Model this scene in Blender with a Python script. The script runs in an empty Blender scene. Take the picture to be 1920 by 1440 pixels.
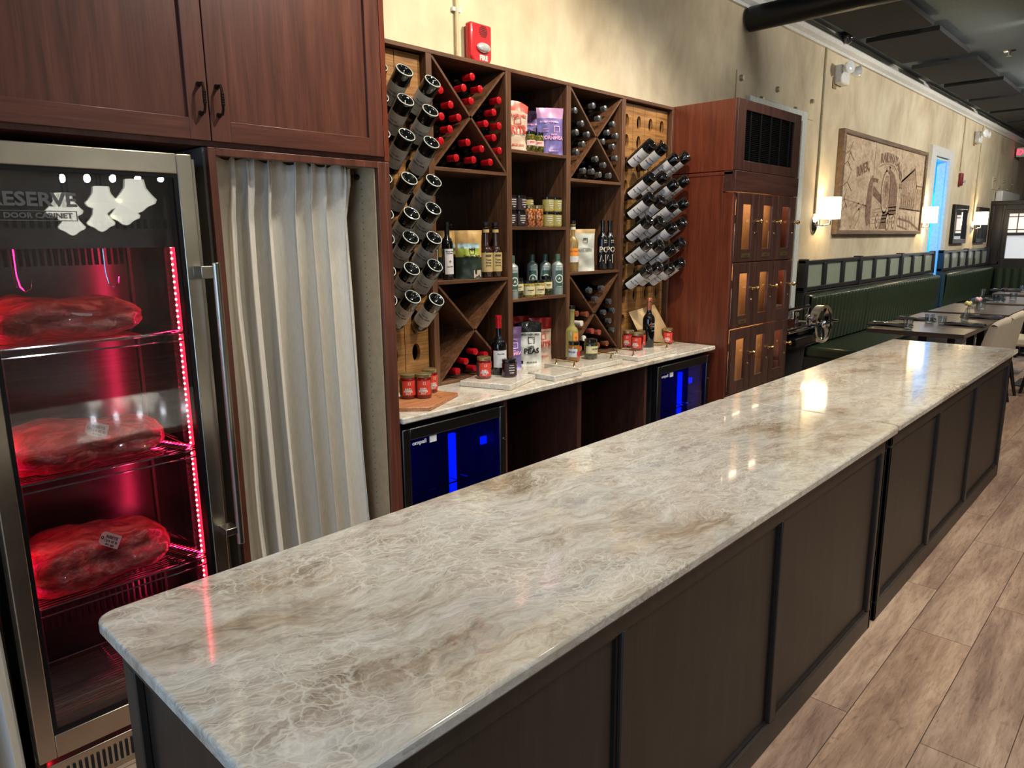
import bpy, math, random
from mathutils import Vector, Matrix
R = math.radians
random.seed(7)
C = bpy.context.scene.collection
S = bpy.context.scene

# ---------------------------------------------------------------- camera, world, exposure
CAM = Vector((0, 0, 1.694)); FPX = 1337.8
YAW, PIT, ROL = 0.75796, 0.19964, -0.009544
_f = Vector((math.cos(YAW)*math.cos(PIT), math.sin(YAW)*math.cos(PIT), -math.sin(PIT)))
_r0 = Vector((math.sin(YAW), -math.cos(YAW), 0)); _u0 = _r0.cross(_f)
_r = _r0*math.cos(ROL)+_u0*math.sin(ROL); _u = _u0*math.cos(ROL)-_r0*math.sin(ROL)
cd = bpy.data.cameras.new('camera'); cam = bpy.data.objects.new('camera', cd); C.objects.link(cam)
cam.matrix_world = Matrix(((_r.x, _u.x, -_f.x, CAM.x), (_r.y, _u.y, -_f.y, CAM.y), (_r.z, _u.z, -_f.z, CAM.z), (0, 0, 0, 1)))
cd.sensor_fit = 'HORIZONTAL'; cd.sensor_width = 36; cd.lens = 36*FPX/1920; cd.clip_start = .02; cd.clip_end = 100
S.camera = cam
S.view_settings.view_transform = 'Standard'; S.view_settings.look = 'None'
S.view_settings.exposure = 0.35; S.view_settings.gamma = 1; S.view_settings.use_curve_mapping = False
w = bpy.data.worlds.new('world'); S.world = w; w.use_nodes = True
w.node_tree.nodes['Background'].inputs[0].default_value = (.75, .85, 1, 1)
w.node_tree.nodes['Background'].inputs[1].default_value = .25

def at(px, py, **k):            # a point of the photograph measured on one of the room's planes
    d = _f+_r*((px-960)/FPX)-_u*((py-720)/FPX)
    a, v = list(k.items())[0]; i = 'xyz'.index(a)
    return CAM+d*((v-CAM[i])/d[i])

def lamp(name, kind, loc, energy, color=(1, .87, .7), target=None, **k):
    l = bpy.data.lights.new(name, kind); l.energy = energy; l.color = color
    for a, b in k.items(): setattr(l, a, b)
    o = bpy.data.objects.new(name, l); C.objects.link(o); o.location = loc
    if target is not None:
        o.rotation_euler = (Vector(target)-Vector(loc)).to_track_quat('-Z', 'Y').to_euler()
    return o
WARM = (1, .86, .66); NEUT = (1, .93, .82)
# ceiling track spots aimed at the wine wall, plus added fills there and over dining
lamp('track_spot', 'SPOT', (2.0, 1.05, 3.72), 120, NEUT, (1.15, 2.6, 1.2), spot_size=R(78), spot_blend=.8, shadow_soft_size=.06)
lamp('track_spot', 'SPOT', (2.1, 1.75, 3.75), 88, WARM, (2.3, 3.22, 2.3), spot_size=R(105), spot_blend=.8, shadow_soft_size=.05)
lamp('track_spot', 'SPOT', (3.3, 1.7, 3.75), 170, WARM, (3.4, 3.1, 1.9), spot_size=R(110), spot_blend=.8, shadow_soft_size=.04)
lamp('track_spot', 'SPOT', (4.6, 1.5, 3.75), 130, NEUT, (4.6, 3.0, 1.6), spot_size=R(85), spot_blend=.8, shadow_soft_size=.04)
lamp('track_spot', 'SPOT', (1.2, .6, 3.75), 80, NEUT, (1.3, 1.2, .9), spot_size=R(85), spot_blend=.8, shadow_soft_size=.06)
lamp('track_spot', 'SPOT', (3.2, .6, 3.75), 95, NEUT, (3.2, 1.1, .9), spot_size=R(85), spot_blend=.8, shadow_soft_size=.06)
lamp('track_spot', 'SPOT', (5.2, .6, 3.75), 90, NEUT, (5.2, 1.1, .9), spot_size=R(85), spot_blend=.8, shadow_soft_size=.06)
lamp('track_spot', 'SPOT', (2.0, 1.0, 3.75), 70, WARM, (4.74, 2.6, 1.9), spot_size=R(34), spot_blend=.7, shadow_soft_size=.05)  # added spot, brightens the locker side from the left
lamp('track_spot', 'SPOT', (.2, -2.6, 3.6), 80, NEUT, (3.4, 2.85, 1.6), spot_size=R(42), spot_blend=.8, shadow_soft_size=.08)  # added front fill that lightens the bottle labels in the rack
lamp('track_spot', 'SPOT', (2.4, -.9, 3.7), 130, NEUT, (2.4, -.1, 0), spot_size=R(100), spot_blend=.8, shadow_soft_size=.08)
lamp('track_spot', 'SPOT', (4.8, -.9, 3.7), 200, NEUT, (4.8, -.1, 0), spot_size=R(100), spot_blend=.8, shadow_soft_size=.08)
for x in (6.5, 9.5, 12.5, 15.5):
    lamp('ceiling_flood', 'SPOT', (x, .6, 3.7), 180, NEUT, (x+.6, 3.2, 2.0), spot_size=R(150), spot_blend=.8, shadow_soft_size=.12)  # added fill for the dining wall and cornice, unseen source
for x in (7.6, 11.0):
    lamp('ceiling_flood', 'SPOT', (x, -.6, 3.7), 170, NEUT, (x+.8, 1.6, .6), spot_size=R(80), spot_blend=.8, shadow_soft_size=.1)  # added fill lifting the chairs and tables, unseen source
# daylight through the storefront behind the camera
lamp('storefront_daylight', 'AREA', (-3.2, -.2, 1.9), 75, (.45, .68, 1), (3, 1.0, 1.2), shape='RECTANGLE', size=3.6, size_y=2.4)

# ---------------------------------------------------------------- colour and materials
def col(r, g, b):
    return tuple(((c/255+.055)/1.055)**2.4 if c > 10 else c/255/12.92 for c in (r, g, b))+(1,)
_M = {}
class NT:
    def __init__(s, name):
        s.m = bpy.data.materials.new(name); s.m.use_nodes = True; s.t = s.m.node_tree; s.N = s.t.nodes; s.L = s.t.links
        s.b = s.N['Principled BSDF']
    def n(s, typ, **k):
        o = s.N.new(typ)
        for a, v in k.items():
            if a in o.inputs: o.inputs[a].default_value = v
            else: setattr(o, a, v)
        return o
    def link(s, a, b): s.L.new(a, b)
    def coords(s, scale=(1, 1, 1), rot=(0, 0, 0), kind='Object'):
        tc = s.n('ShaderNodeTexCoord'); mp = s.n('ShaderNodeMapping')
        mp.inputs['Scale'].default_value = scale; mp.inputs['Rotation'].default_value = rot
        s.link(tc.outputs[kind], mp.inputs[0]); return mp.outputs[0]
    def noise(s, vec, scale, detail=4, rough=.5, dist=0):
        o = s.n('ShaderNodeTexNoise'); o.inputs['Scale'].default_value = scale; o.inputs['Detail'].default_value = detail
        o.inputs['Roughness'].default_value = rough; o.inputs['Distortion'].default_value = dist
        s.link(vec, o.inputs['Vector']); return o.outputs['Fac']
    def ramp(s, fac, stops):
        o = s.n('ShaderNodeValToRGB'); e = o.color_ramp.elements
        while len(e) < len(stops): e.new(.5)
        for i, (p, c) in enumerate(stops): e[i].position = p; e[i].color = c
        s.link(fac, o.inputs[0]); return o.outputs[0]
    def mix(s, fac, a, b, mode='MIX'):
        o = s.n('ShaderNodeMix', data_type='RGBA', blend_type=mode)
        for sock, v in ((o.inputs[0], fac), (o.inputs[6], a), (o.inputs[7], b)):
            if hasattr(v, 'is_output'): s.link(v, sock)
            else: sock.default_value = v
        return o.outputs[2]
    def bump(s, h, strength=.2, dist=.01):
        o = s.n('ShaderNodeBump'); o.inputs['Strength'].default_value = strength; o.inputs['Distance'].default_value = dist
        s.link(h, o.inputs['Height']); s.link(o.outputs[0], s.b.inputs['Normal'])
def P(name, c, rough=.5, metal=0, coat=0, spec=.5, emit=None, es=0, trans=0, ior=1.5, var=0, vs=30, bump=0):
    if name in _M: return _M[name]
    t = NT(name); b = t.b
    b.inputs['Base Color'].default_value = c; b.inputs['Roughness'].default_value = rough; b.inputs['Metallic'].default_value = metal
    b.inputs['Coat Weight'].default_value = coat; b.inputs['Specular IOR Level'].default_value = spec
    b.inputs['Transmission Weight'].default_value = trans; b.inputs['IOR'].default_value = ior
    if emit: b.inputs['Emission Color'].default_value = emit; b.inputs['Emission Strength'].default_value = es
    if not emit and not trans:
        v = var or .06
        n = t.noise(t.coords(), vs, 4)
        c2 = tuple(x*(1-v*2) for x in c[:3])+(1,); c3 = tuple(min(1, x*(1+v)) for x in c[:3])+(1,)
        t.link(t.ramp(n, [(.3, c2), (.7, c3)]), b.inputs['Base Color'])
        if bump: t.bump(n, bump, .004)
    _M[name] = t.m; return t.m
def wood(name, dark, mid, light, axis='z', rough=.4, scale=1, coat=.15, kind='Object', band=.5):
    if name in _M: return _M[name]
    t = NT(name); s = [14*scale]*3; s['xyz'.index(axis)] = 1.1*scale
    v = t.coords(tuple(s), kind=kind); n = t.noise(v, 1.6, 6, .62, .6)
    s2 = [60*scale]*3; s2['xyz'.index(axis)] = 2*scale
    n2 = t.noise(t.coords(tuple(s2), kind=kind), 2.2, 3, .6)
    c = t.ramp(n, [(.28, dark), (.5, mid), (.74, light)])
    c = t.mix(band, c, t.ramp(n2, [(.35, tuple(x*.55 for x in dark[:3])+(1,)), (.6, (1, 1, 1, 1))]), 'MULTIPLY')
    t.link(c, t.b.inputs['Base Color']); t.b.inputs['Roughness'].default_value = rough; t.b.inputs['Coat Weight'].default_value = coat
    t.b.inputs['Coat Roughness'].default_value = .25
    t.bump(n2, .08, .003); _M[name] = t.m; return t.m
cherry = wood('cherry_wood', col(72, 40, 29), col(95, 53, 40), col(113, 67, 51), 'z', .38, band=.25)
cherry_red = wood('red_cherry_wood', col(78, 34, 20), col(106, 48, 29), col(124, 62, 39), 'z', .36, band=.25)  # same cherry finish, its stronger light put into a redder colour
cherry_x = wood('cherry_wood_rail', col(72, 40, 29), col(95, 53, 40), col(113, 67, 51), 'x', .38, band=.25)
mahog = wood('dark_cherry_wood', col(50, 30, 25), col(68, 42, 35), col(82, 53, 44), 'z', .35, band=.25)
mahog_x = wood('dark_cherry_rail', col(50, 30, 25), col(68, 42, 35), col(82, 53, 44), 'x', .35, band=.25)
walnut = wood('walnut_edge', col(72, 44, 27), col(98, 64, 41), col(122, 86, 58), 'z', .5)
walnut_x = wood('walnut_shelf', col(72, 44, 27), col(98, 64, 41), col(122, 86, 58), 'x', .5)
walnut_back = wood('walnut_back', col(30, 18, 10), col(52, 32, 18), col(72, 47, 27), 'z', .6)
oak = wood('golden_oak_plank', col(110, 72, 32), col(156, 110, 58), col(184, 136, 78), 'x', .55, 1.3)
espresso = wood('espresso_panel', col(36, 29, 24), col(46, 38, 31), col(56, 47, 38), 'z', .5, band=.2)
espresso_x = wood('espresso_rail', col(36, 29, 24), col(46, 38, 31), col(56, 47, 38), 'x', .45, band=.2)
tablewood = wood('dark_table_wood', col(62, 50, 42), col(88, 73, 62), col(112, 95, 80), 'y', .3)
boothwood = wood('booth_dark_wood', col(24, 18, 16), col(38, 29, 25), col(52, 40, 34), 'z', .35, band=.2)
cutwood = wood('cutting_board_wood', col(140, 88, 55), col(180, 120, 78), col(206, 150, 104), 'x', .5, 1.5)
sheetpaper = P('kraft_paper', col(190, 160, 118), .8)
def make_quartz(name='quartzite', ang=13, lift=0):
    t = NT(name); v = t.coords((1, 1, 1), (0, 0, R(ang)))
    def vm(a, b, op):
        o = t.n('ShaderNodeVectorMath', operation=op); t.link(a, o.inputs[0])
        if hasattr(b, 'is_output'): t.link(b, o.inputs[1])
        else: o.inputs[1].default_value = b
        return o.outputs[0]
    nn = t.n('ShaderNodeTexNoise'); nn.inputs['Scale'].default_value = 2.4; nn.inputs['Detail'].default_value = 5; t.link(v, nn.inputs['Vector'])
    w1 = vm(v, vm(nn.outputs['Color'], (.34, .34, .34), 'MULTIPLY'), 'ADD')
    big = t.noise(vm(w1, (.8, 3.0, 3), 'MULTIPLY'), 1.5, 9, .62)                    # broad streaks
    c = t.ramp(big, [(.28, col(134, 117, 97)), (.37, col(164, 149, 129)), (.44, col(188, 180, 167)), (.55, col(202, 199, 192)), (.68, col(184, 184, 184)), (.8, col(208, 203, 190))])
    mid = t.noise(vm(w1, (3, 9, 8), 'MULTIPLY'), 2.6, 10, .72, .9)                  # cloudy grain
    c = t.mix(.6, c, t.ramp(mid, [(.34, col(112, 102, 90)), (.5, col(186, 182, 174)), (.66, col(226, 224, 218))]), 'OVERLAY')
    nf = t.n('ShaderNodeTexNoise'); nf.inputs['Scale'].default_value = 9; nf.inputs['Detail'].default_value = 4; t.link(v, nf.inputs['Vector'])
    w2 = vm(vm(w1, (.95, 2.9, 2.5), 'MULTIPLY'), vm(nf.outputs['Color'], (.22, .22, .22), 'MULTIPLY'), 'ADD')
    n0 = t.noise(v, 2.0, 4, .6)
    for sc, wd, lo, hi, am, cc in ((8, .045, .38, .54, .75, col(232, 228, 216)), (15, .07, .42, .56, .6, col(230, 226, 214)), (30, .09, .40, .55, .4, col(228, 224, 214)), (6, .03, .50, .40, .22, col(130, 112, 90))):
        vo = t.n('ShaderNodeTexVoronoi', feature='DISTANCE_TO_EDGE'); vo.inputs['Scale'].default_value = sc; t.link(w2, vo.inputs['Vector'])
        e = t.ramp(vo.outputs['Distance'], [(0, (am, am, am, 1)), (wd, (0, 0, 0, 1))])
        if lo < hi: msk = t.ramp(n0, [(lo, (0, 0, 0, 1)), (hi, (1, 1, 1, 1))])
        else: msk = t.ramp(n0, [(hi, (1, 1, 1, 1)), (lo, (0, 0, 0, 1))])
        c = t.mix(t.mix(1, e, msk, 'MULTIPLY'), c, cc)
    if lift: c = t.mix(lift, c, col(214, 210, 200))
    t.link(c, t.b.inputs['Base Color'])
    t.b.inputs['Roughness'].default_value = .09; t.b.inputs['Coat Weight'].default_value = .35; t.b.inputs['Coat Roughness'].default_value = .03
    return t.m
quartz = make_quartz(); quartz_tray = make_quartz('tray_quartzite', 25, .35)  # tray stone matches the counter, lightened so its edges look lit
def make_plaster():
    t = NT('plaster'); v = t.coords((1, 1, .8)); n = t.noise(v, 1.3, 8, .6, .5); n2 = t.noise(t.coords((3, 3, 1.4)), 1.8, 6, .6)
    c = t.ramp(n, [(.3, col(166, 153, 130)), (.5, col(196, 184, 159)), (.72, col(214, 204, 182))])
    c = t.mix(.22, c, t.ramp(n2, [(.35, col(160, 148, 126)), (.65, col(228, 222, 205))]), 'OVERLAY')
    t.link(c, t.b.inputs['Base Color']); t.b.inputs['Roughness'].default_value = .75; t.bump(n2, .06, .01); return t.m
plaster = make_plaster()
def make_floor():
    t = NT('plank_floor'); v = t.coords()
    br = t.n('ShaderNodeTexBrick'); t.link(v, br.inputs['Vector']); br.offset = .37; br.offset_frequency = 2
    br.inputs['Scale'].default_value = 1; br.inputs['Brick Width'].default_value = 1.25; br.inputs['Row Height'].default_value = .235
    br.inputs['Mortar Size'].default_value = .0016; br.inputs['Color1'].default_value = (0, 0, 0, 1); br.inputs['Color2'].default_value = (1, 1, 1, 1)
    br.inputs['Mortar'].default_value = (.5, .5, .5, 1)
    sc = t.n('ShaderNodeVectorMath', operation='MULTIPLY'); t.link(v, sc.inputs[0]); sc.inputs[1].default_value = (1.1, 7, 1)
    of = t.n('ShaderNodeVectorMath', operation='MULTIPLY_ADD'); t.link(br.outputs['Color'], of.inputs[0]); of.inputs[1].default_value = (9, 9, 9); t.link(sc.outputs[0], of.inputs[2])
    n = t.noise(of.outputs[0], 1.2, 9, .68, .5)
    c = t.ramp(n, [(.3, col(120, 98, 84)), (.46, col(158, 132, 113)), (.58, col(182, 156, 134)), (.75, col(206, 182, 158))])
    tint = t.ramp(br.outputs['Color'], [(0, (.82, .78, .78, 1)), (.5, (1, .98, .96, 1)), (1, (1.0, .94, .86, 1))])
    c = t.mix(1, c, tint, 'MULTIPLY')
    n2 = t.noise(t.coords((5, 42, 1)), 2, 6, .75, .6); c = t.mix(.65, c, t.ramp(n2, [(.34, (.52, .46, .42, 1)), (.5, (1, 1, 1, 1)), (.7, (1.12, 1.1, 1.06, 1))]), 'MULTIPLY')
    n3 = t.noise(t.coords((2.2, 7, 1)), 3, 8, .8, 1.6); c = t.mix(.8, c, t.ramp(n3, [(.33, (.50, .44, .40, 1)), (.43, (1, 1, 1, 1))]), 'MULTIPLY')
    kn = t.n('ShaderNodeTexVoronoi'); kn.inputs['Scale'].default_value = 1.5; k2 = t.n('ShaderNodeVectorMath', operation='MULTIPLY'); t.link(v, k2.inputs[0]); k2.inputs[1].default_value = (1, 2.4, 1); t.link(k2.outputs[0], kn.inputs['Vector'])
    c = t.mix(1, c, t.ramp(kn.outputs['Distance'], [(0, (.35, .28, .24, 1)), (.04, (.6, .5, .45, 1)), (.09, (1, 1, 1, 1))]), 'MULTIPLY')
    c = t.mix(br.outputs['Fac'], c, col(70, 56, 46)); t.link(c, t.b.inputs['Base Color']); t.b.inputs['Roughness'].default_value = .42
    t.bump(n2, .12, .003); return t.m
plank_floor = make_floor()
def make_steel(name, c, rough=.28, axis='x'):
    t = NT(name); s = [120]*3; s['xyz'.index(axis)] = 2; n = t.noise(t.coords(tuple(s)), 1, 3, .6)
    n2 = t.noise(t.coords(), 6, 4, .6)
    t.link(t.ramp(n2, [(.3, tuple(x*.8 for x in c[:3])+(1,)), (.7, c)]), t.b.inputs['Base Color']); t.b.inputs['Metallic'].default_value = 1
    t.b.inputs['Roughness'].default_value = rough; return t.m
steel = make_steel('brushed_steel', col(205, 196, 178), .3); steel_z = make_steel('brushed_steel_side', col(190, 182, 168), .3, 'z')
dark_steel = make_steel('dark_steel', col(95, 95, 95), .35); galv = make_steel('galvanised_metal', col(205, 208, 205), .45)
redsteel = make_steel('liner_steel', col(120, 116, 118), .22)
chrome = P('chrome', col(225, 225, 228), .06, 1); brass = P('brass', col(214, 184, 128), .18, 1)
bronze = P('dark_bronze', col(52, 40, 34), .35, .8); black = P('black_metal', col(20, 20, 22), .35, .3); blackmat = P('black_matte', col(14, 14, 15), .8)
def thin_glass(name, tint=(1, 1, 1, 1), refl=1.0, rough=.0):
    t = NT(name); t.N.remove(t.b); out = t.N['Material Output']
    tr = t.n('ShaderNodeBsdfTransparent'); tr.inputs[0].default_value = tint; gl = t.n('ShaderNodeBsdfGlossy'); gl.inputs['Roughness'].default_value = rough
    ge = t.n('ShaderNodeNewGeometry'); dp = t.n('ShaderNodeVectorMath', operation='DOT_PRODUCT'); t.link(ge.outputs['Incoming'], dp.inputs[0]); t.link(ge.outputs['Normal'], dp.inputs[1])
    ab = t.n('ShaderNodeMath', operation='ABSOLUTE'); t.link(dp.outputs['Value'], ab.inputs[0])
    iv = t.n('ShaderNodeMath', operation='SUBTRACT'); iv.inputs[0].default_value = 1; t.link(ab.outputs[0], iv.inputs[1])
    pw = t.n('ShaderNodeMath', operation='POWER'); pw.inputs[1].default_value = 5; t.link(iv.outputs[0], pw.inputs[0])
    m = t.n('ShaderNodeMath', operation='MULTIPLY_ADD'); m.inputs[1].default_value = .9*min(1, refl); m.inputs[2].default_value = .045*refl; t.link(pw.outputs[0], m.inputs[0]); mx = t.n('ShaderNodeMixShader'); t.link(m.outputs[0], mx.inputs[0]); t.link(tr.outputs[0], mx.inputs[1]); t.link(gl.outputs[0], mx.inputs[2])
    t.link(mx.outputs[0], out.inputs[0]); return t.m
pane_glass = thin_glass('window_glass', (.92, .93, .95, 1), 1.6); clearglass = thin_glass('tumbler_glass', (.90, .92, .93, 1), 4)
frost = P('frosted_glass', col(150, 160, 140), .35, 0, .4)
bottle_glass = P('dark_bottle_glass', col(10, 11, 10), .04, 0, .6); base_rim = P('bottle_base_rim', col(26, 30, 27), .05, 0, 1)
paper = P('label_paper', col(196, 190, 180), .7); ink = P('label_ink', col(60, 56, 54), .7)
cloth = None
def make_cloth():
    t = NT('linen'); n = t.noise(t.coords((260, 260, 30)), 1, 2); n2 = t.noise(t.coords((30, 30, 260)), 1, 2)
    t.link(t.ramp(n, [(.3, col(204, 199, 187)), (.7, col(216, 211, 200))]), t.b.inputs['Base Color']); t.b.inputs['Roughness'].default_value = .9
    t.b.inputs['Sheen Weight'].default_value = .2; t.bump(n2, .10, .001); return t.m
linen = make_cloth()
green = P('green_leather', col(42, 54, 38), .28, 0, .25, bump=.15, vs=90); cream = P('cream_liner', col(184, 164, 132), .7)
white = P('white_paint', col(215, 215, 212), .45); redplastic = P('red_plastic', col(190, 32, 40), .3, 0, .3)
ceilmat = P('ceiling_dark', col(118, 130, 134), .8); panelmat = P('acoustic_felt', col(32, 34, 35), .9)
cream_fabric = P('cream_upholstery', col(214, 200, 176), .85, bump=.1, vs=120); napkin_mat = P('black_napkin', col(24, 24, 32), .8); darkleg = P('dark_leg', col(34, 24, 20), .4)
# ---------------------------------------------------------------- mesh helpers
class MB:
    def __init__(s): s.v = []; s.f = []; s.mi = []; s.cur = 0
    def add(s, vs, fs):
        b = len(s.v); s.v += [tuple(v) for v in vs]; s.f += [tuple(i+b for i in f) for f in fs]; s.mi += [s.cur]*len(fs); return s
    def box(s, x0, x1, y0, y1, z0, z1):
        return s.add([(x0, y0, z0), (x1, y0, z0), (x1, y1, z0), (x0, y1, z0), (x0, y0, z1), (x1, y0, z1), (x1, y1, z1), (x0, y1, z1)],
                     [(0, 3, 2, 1), (4, 5, 6, 7), (0, 1, 5, 4), (1, 2, 6, 5), (2, 3, 7, 6), (3, 0, 4, 7)])
    def prism(s, poly, a, b, ax='z'):     # polygon in the two other axes, extruded from a to b along ax
        n = len(poly)
        def p3(q, t): return (q[0], q[1], t) if ax == 'z' else (q[0], t, q[1]) if ax == 'y' else (t, q[0], q[1])
        area = sum(poly[i][0]*poly[(i+1) % n][1]-poly[(i+1) % n][0]*poly[i][1] for i in range(n))
        if (area < 0) != (ax == 'y'): poly = poly[::-1]
        return s.add([p3(q, a) for q in poly]+[p3(q, b) for q in poly],
                     [tuple(range(n))[::-1], tuple(range(n, 2*n))]+[(i, (i+1) % n, n+(i+1) % n, n+i) for i in range(n)])
    def lathe(s, prof, seg=24, o=(0, 0, 0), a0=0, a1=360, M=None):
        full = abs(a1-a0) >= 360; n = seg if full else seg+1; vs = []; fs = []
        for r, z in prof:
            for i in range(n):
                a = R(a0+(a1-a0)*i/seg); vs.append((r*math.cos(a)+o[0], r*math.sin(a)+o[1], z+o[2]))
        if M: vs = [tuple(M@Vector(v)) for v in vs]
        for j in range(len(prof)-1):
            for i in range(seg):
                k = (i+1) % n; fs.append((j*n+i, j*n+k, (j+1)*n+k, (j+1)*n+i))
        return s.add(vs, fs)
    def tube(s, pts, r, seg=10, cap=True):
        pts = [Vector(p) for p in pts]; vs = []; fs = []; up = Vector((0, 0, 1)); n = len(pts)
        rr = r if isinstance(r, (list, tuple)) else [r]*n
        prev = None
        for i, p in enumerate(pts):
            t = (pts[min(i+1, n-1)]-pts[max(i-1, 0)]).normalized()
            if prev is None: prev = (up if abs(t.z) < .9 else Vector((1, 0, 0))).cross(t).normalized()
            a = (prev-t*prev.dot(t)).normalized(); b = t.cross(a); prev = a
            for k in range(seg):
                q = 2*math.pi*k/seg; vs.append(p+(a*math.cos(q)+b*math.sin(q))*rr[i])
        for i in range(n-1):
            for k in range(seg): fs.append((i*seg+k, i*seg+(k+1) % seg, (i+1)*seg+(k+1) % seg, (i+1)*seg+k))
        if cap: fs += [tuple(range(seg))[::-1], tuple(range((n-1)*seg, n*seg))]
        return s.add(vs, fs)
    def sphere(s, c, r, seg=14, sx=1, sy=1, sz=1):
        prof = [(math.sin(math.pi*i/8)*r, -math.cos(math.pi*i/8)*r) for i in range(9)]
        b = len(s.v); s.lathe(prof, seg)
        for i in range(b, len(s.v)): v = s.v[i]; s.v[i] = (v[0]*sx+c[0], v[1]*sy+c[1], v[2]*sz+c[2])
        return s
    def grid(s, fn, nu, nv, flip=False):
        vs = [fn(i/nu, j/nv) for j in range(nv+1) for i in range(nu+1)]; fs = []
        for j in range(nv):
            for i in range(nu):
                a = j*(nu+1)+i; q = (a, a+1, a+nu+2, a+nu+1); fs.append(q[::-1] if flip else q)
        return s.add(vs, fs)
    def xf(s, M, start=0):
        for i in range(start, len(s.v)): s.v[i] = tuple(M@Vector(s.v[i]))
        return s
    def build(s, name, mats, parent=None, smooth=True, bevel=0, label=None, ang=35, solid=0, weld=False):
        me = bpy.data.meshes.new(name); me.from_pydata(s.v, [], s.f); me.update()
        for m in (mats if isinstance(mats, (list, tuple)) else [mats]): me.materials.append(m)
        if max(s.mi, default=0): me.polygons.foreach_set('material_index', s.mi)
        if weld:
            import bmesh
            bm = bmesh.new(); bm.from_mesh(me); bmesh.ops.remove_doubles(bm, verts=bm.verts, dist=1e-5); bm.to_mesh(me); bm.free()
        if smooth: me.shade_smooth(); me.set_sharp_from_angle(angle=R(ang))
        o = bpy.data.objects.new(name, me); C.objects.link(o)
        if parent: o.parent = parent
        if solid: md = o.modifiers.new('solid', 'SOLIDIFY'); md.thickness = solid; md.offset = 0
        if bevel: md = o.modifiers.new('bevel', 'BEVEL'); md.width = bevel; md.segments = 2; md.limit_method = 'ANGLE'
        if label: o['label'] = label
        return o
def bx(name, x0, x1, y0, y1, z0, z1, m, parent=None, bevel=0, label=None):
    return MB().box(x0, x1, y0, y1, z0, z1).build(name, m, parent, True, bevel, label)
def tag(o, label, cat, group=None):
    o['label'] = label; o['category'] = cat
    if group: o['group'] = group
    return o
def thing(name, label, cat, loc=(0, 0, 0), group=None):
    o = bpy.data.objects.new(name, None); C.objects.link(o); o.location = loc; o.empty_display_size = .05
    return tag(o, label, cat, group)
def struct(o): o['kind'] = 'structure'; return o
KIDS = {}
def kids(o): return [c for c in bpy.data.objects if c.parent == o]
def copy_tree(o, M=None, label=None, group=None, parent=None):
    if o not in KIDS: KIDS[o] = kids(o)
    c = o.copy(); C.objects.link(c); c.parent = parent
    for ch in KIDS[o]: copy_tree(ch, parent=c)
    if M is not None: c.matrix_world = M
    if label: c['label'] = label
    if group: c['group'] = group
    return c
def frame_axes(o, x, y, z): return Matrix(((x.x, y.x, z.x, o[0]), (x.y, y.y, z.y, o[1]), (x.z, y.z, z.z, o[2]), (0, 0, 0, 1)))
def T(*p): return Matrix.Translation(Vector(p))
def RZ(a): return Matrix.Rotation(R(a), 4, 'Z')
_tc = {}
def textmesh(s, size, bold=.0, align='CENTER'):
    k = (s, size, bold, align)
    if k in _tc: return _tc[k]
    cu = bpy.data.curves.new('t', 'FONT'); cu.body = s; cu.size = size; cu.align_x = align; cu.align_y = 'CENTER'; cu.offset = bold*size; cu.resolution_u = 2; cu.extrude = .0003
    ob = bpy.data.objects.new('t', cu); C.objects.link(ob); me = bpy.data.meshes.new_from_object(ob)
    r = ([tuple(v.co) for v in me.vertices], [tuple(p.vertices) for p in me.polygons])
    bpy.data.objects.remove(ob); bpy.data.curves.remove(cu); bpy.data.meshes.remove(me); _tc[k] = r; return r
def text(mb, s, size, x, z, y=0, bold=.02, bend=0, phi=0, sx=1, flip=False, align='CENTER', slope=0):
    # upright lettering facing -Y at height z; with bend it wraps round a cylinder of that radius, phi degrees from -Y
    vs, fs = textmesh(s, size, bold, align); out = []
    for a, b, c in vs:
        a *= sx
        if flip: a, b = -a, -b
        X = a+x; Z = z+b+slope*a
        if bend: q = X/bend+R(phi); out.append(((bend+.0006+c)*math.sin(q), -(bend+.0006+c)*math.cos(q), Z))
        else: out.append((X, y-.0006-c, Z))
    mb.add(out, fs); return mb
def cylpatch(mb, r, z0, z1, half, phi=0, seg=14, t=.0004):   # a label wrapped on a bottle or jar, centred phi degrees from -Y
    mb.grid(lambda u, v: ((r+t)*math.sin(R(phi-half+2*half*u)), -(r+t)*math.cos(R(phi-half+2*half*u)), z0+(z1-z0)*v), seg, 1); return mb
def ring(mb, x0, x1, z0, z1, w, y0, y1, wt=None, wb=None):   # a rectangular frame in the XZ plane
    wt = w if wt is None else wt; wb = w if wb is None else wb
    mb.box(x0, x0+w, y0, y1, z0, z1); mb.box(x1-w, x1, y0, y1, z0, z1); mb.box(x0+w, x1-w, y0, y1, z1-wt, z1); mb.box(x0+w, x1-w, y0, y1, z0, z0+wb); return mb

# ---------------------------------------------------------------- the room
WY = 3.22
# left wall with two window and door openings
m = MB(); DX0, DX1, DZ = 13.2, 14.05, 2.93
m.box(-4, DX0, WY, WY+.12, 0, 4); m.box(DX1, 25, WY, WY+.12, 0, 4); m.box(DX0, DX1, WY, WY+.12, DZ, 4)
struct(m.build('wall_left', plaster))
struct(bx('wall_right', -4, 25, -8.1, -8, 0, 4, plaster)); struct(bx('wall_far', 24.9, 25, -8, 3.22, 0, 4, plaster))
m = MB(); m.box(-4.1, -4, -8, -3.2, 0, 4); m.box(-4.1, -4, 2.4, 3.22, 0, 4); m.box(-4.1, -4, -3.2, 2.4, 3.2, 4); m.box(-4.1, -4, -3.2, 2.4, 0, .7)
struct(m.build('wall_back', plaster))
struct(bx('floor', -4, 25, -8, 3.4, -.06, 0, plank_floor)); struct(bx('ceiling', -4, 25, -8, 3.34, 3.9, 4.02, ceilmat))
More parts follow.
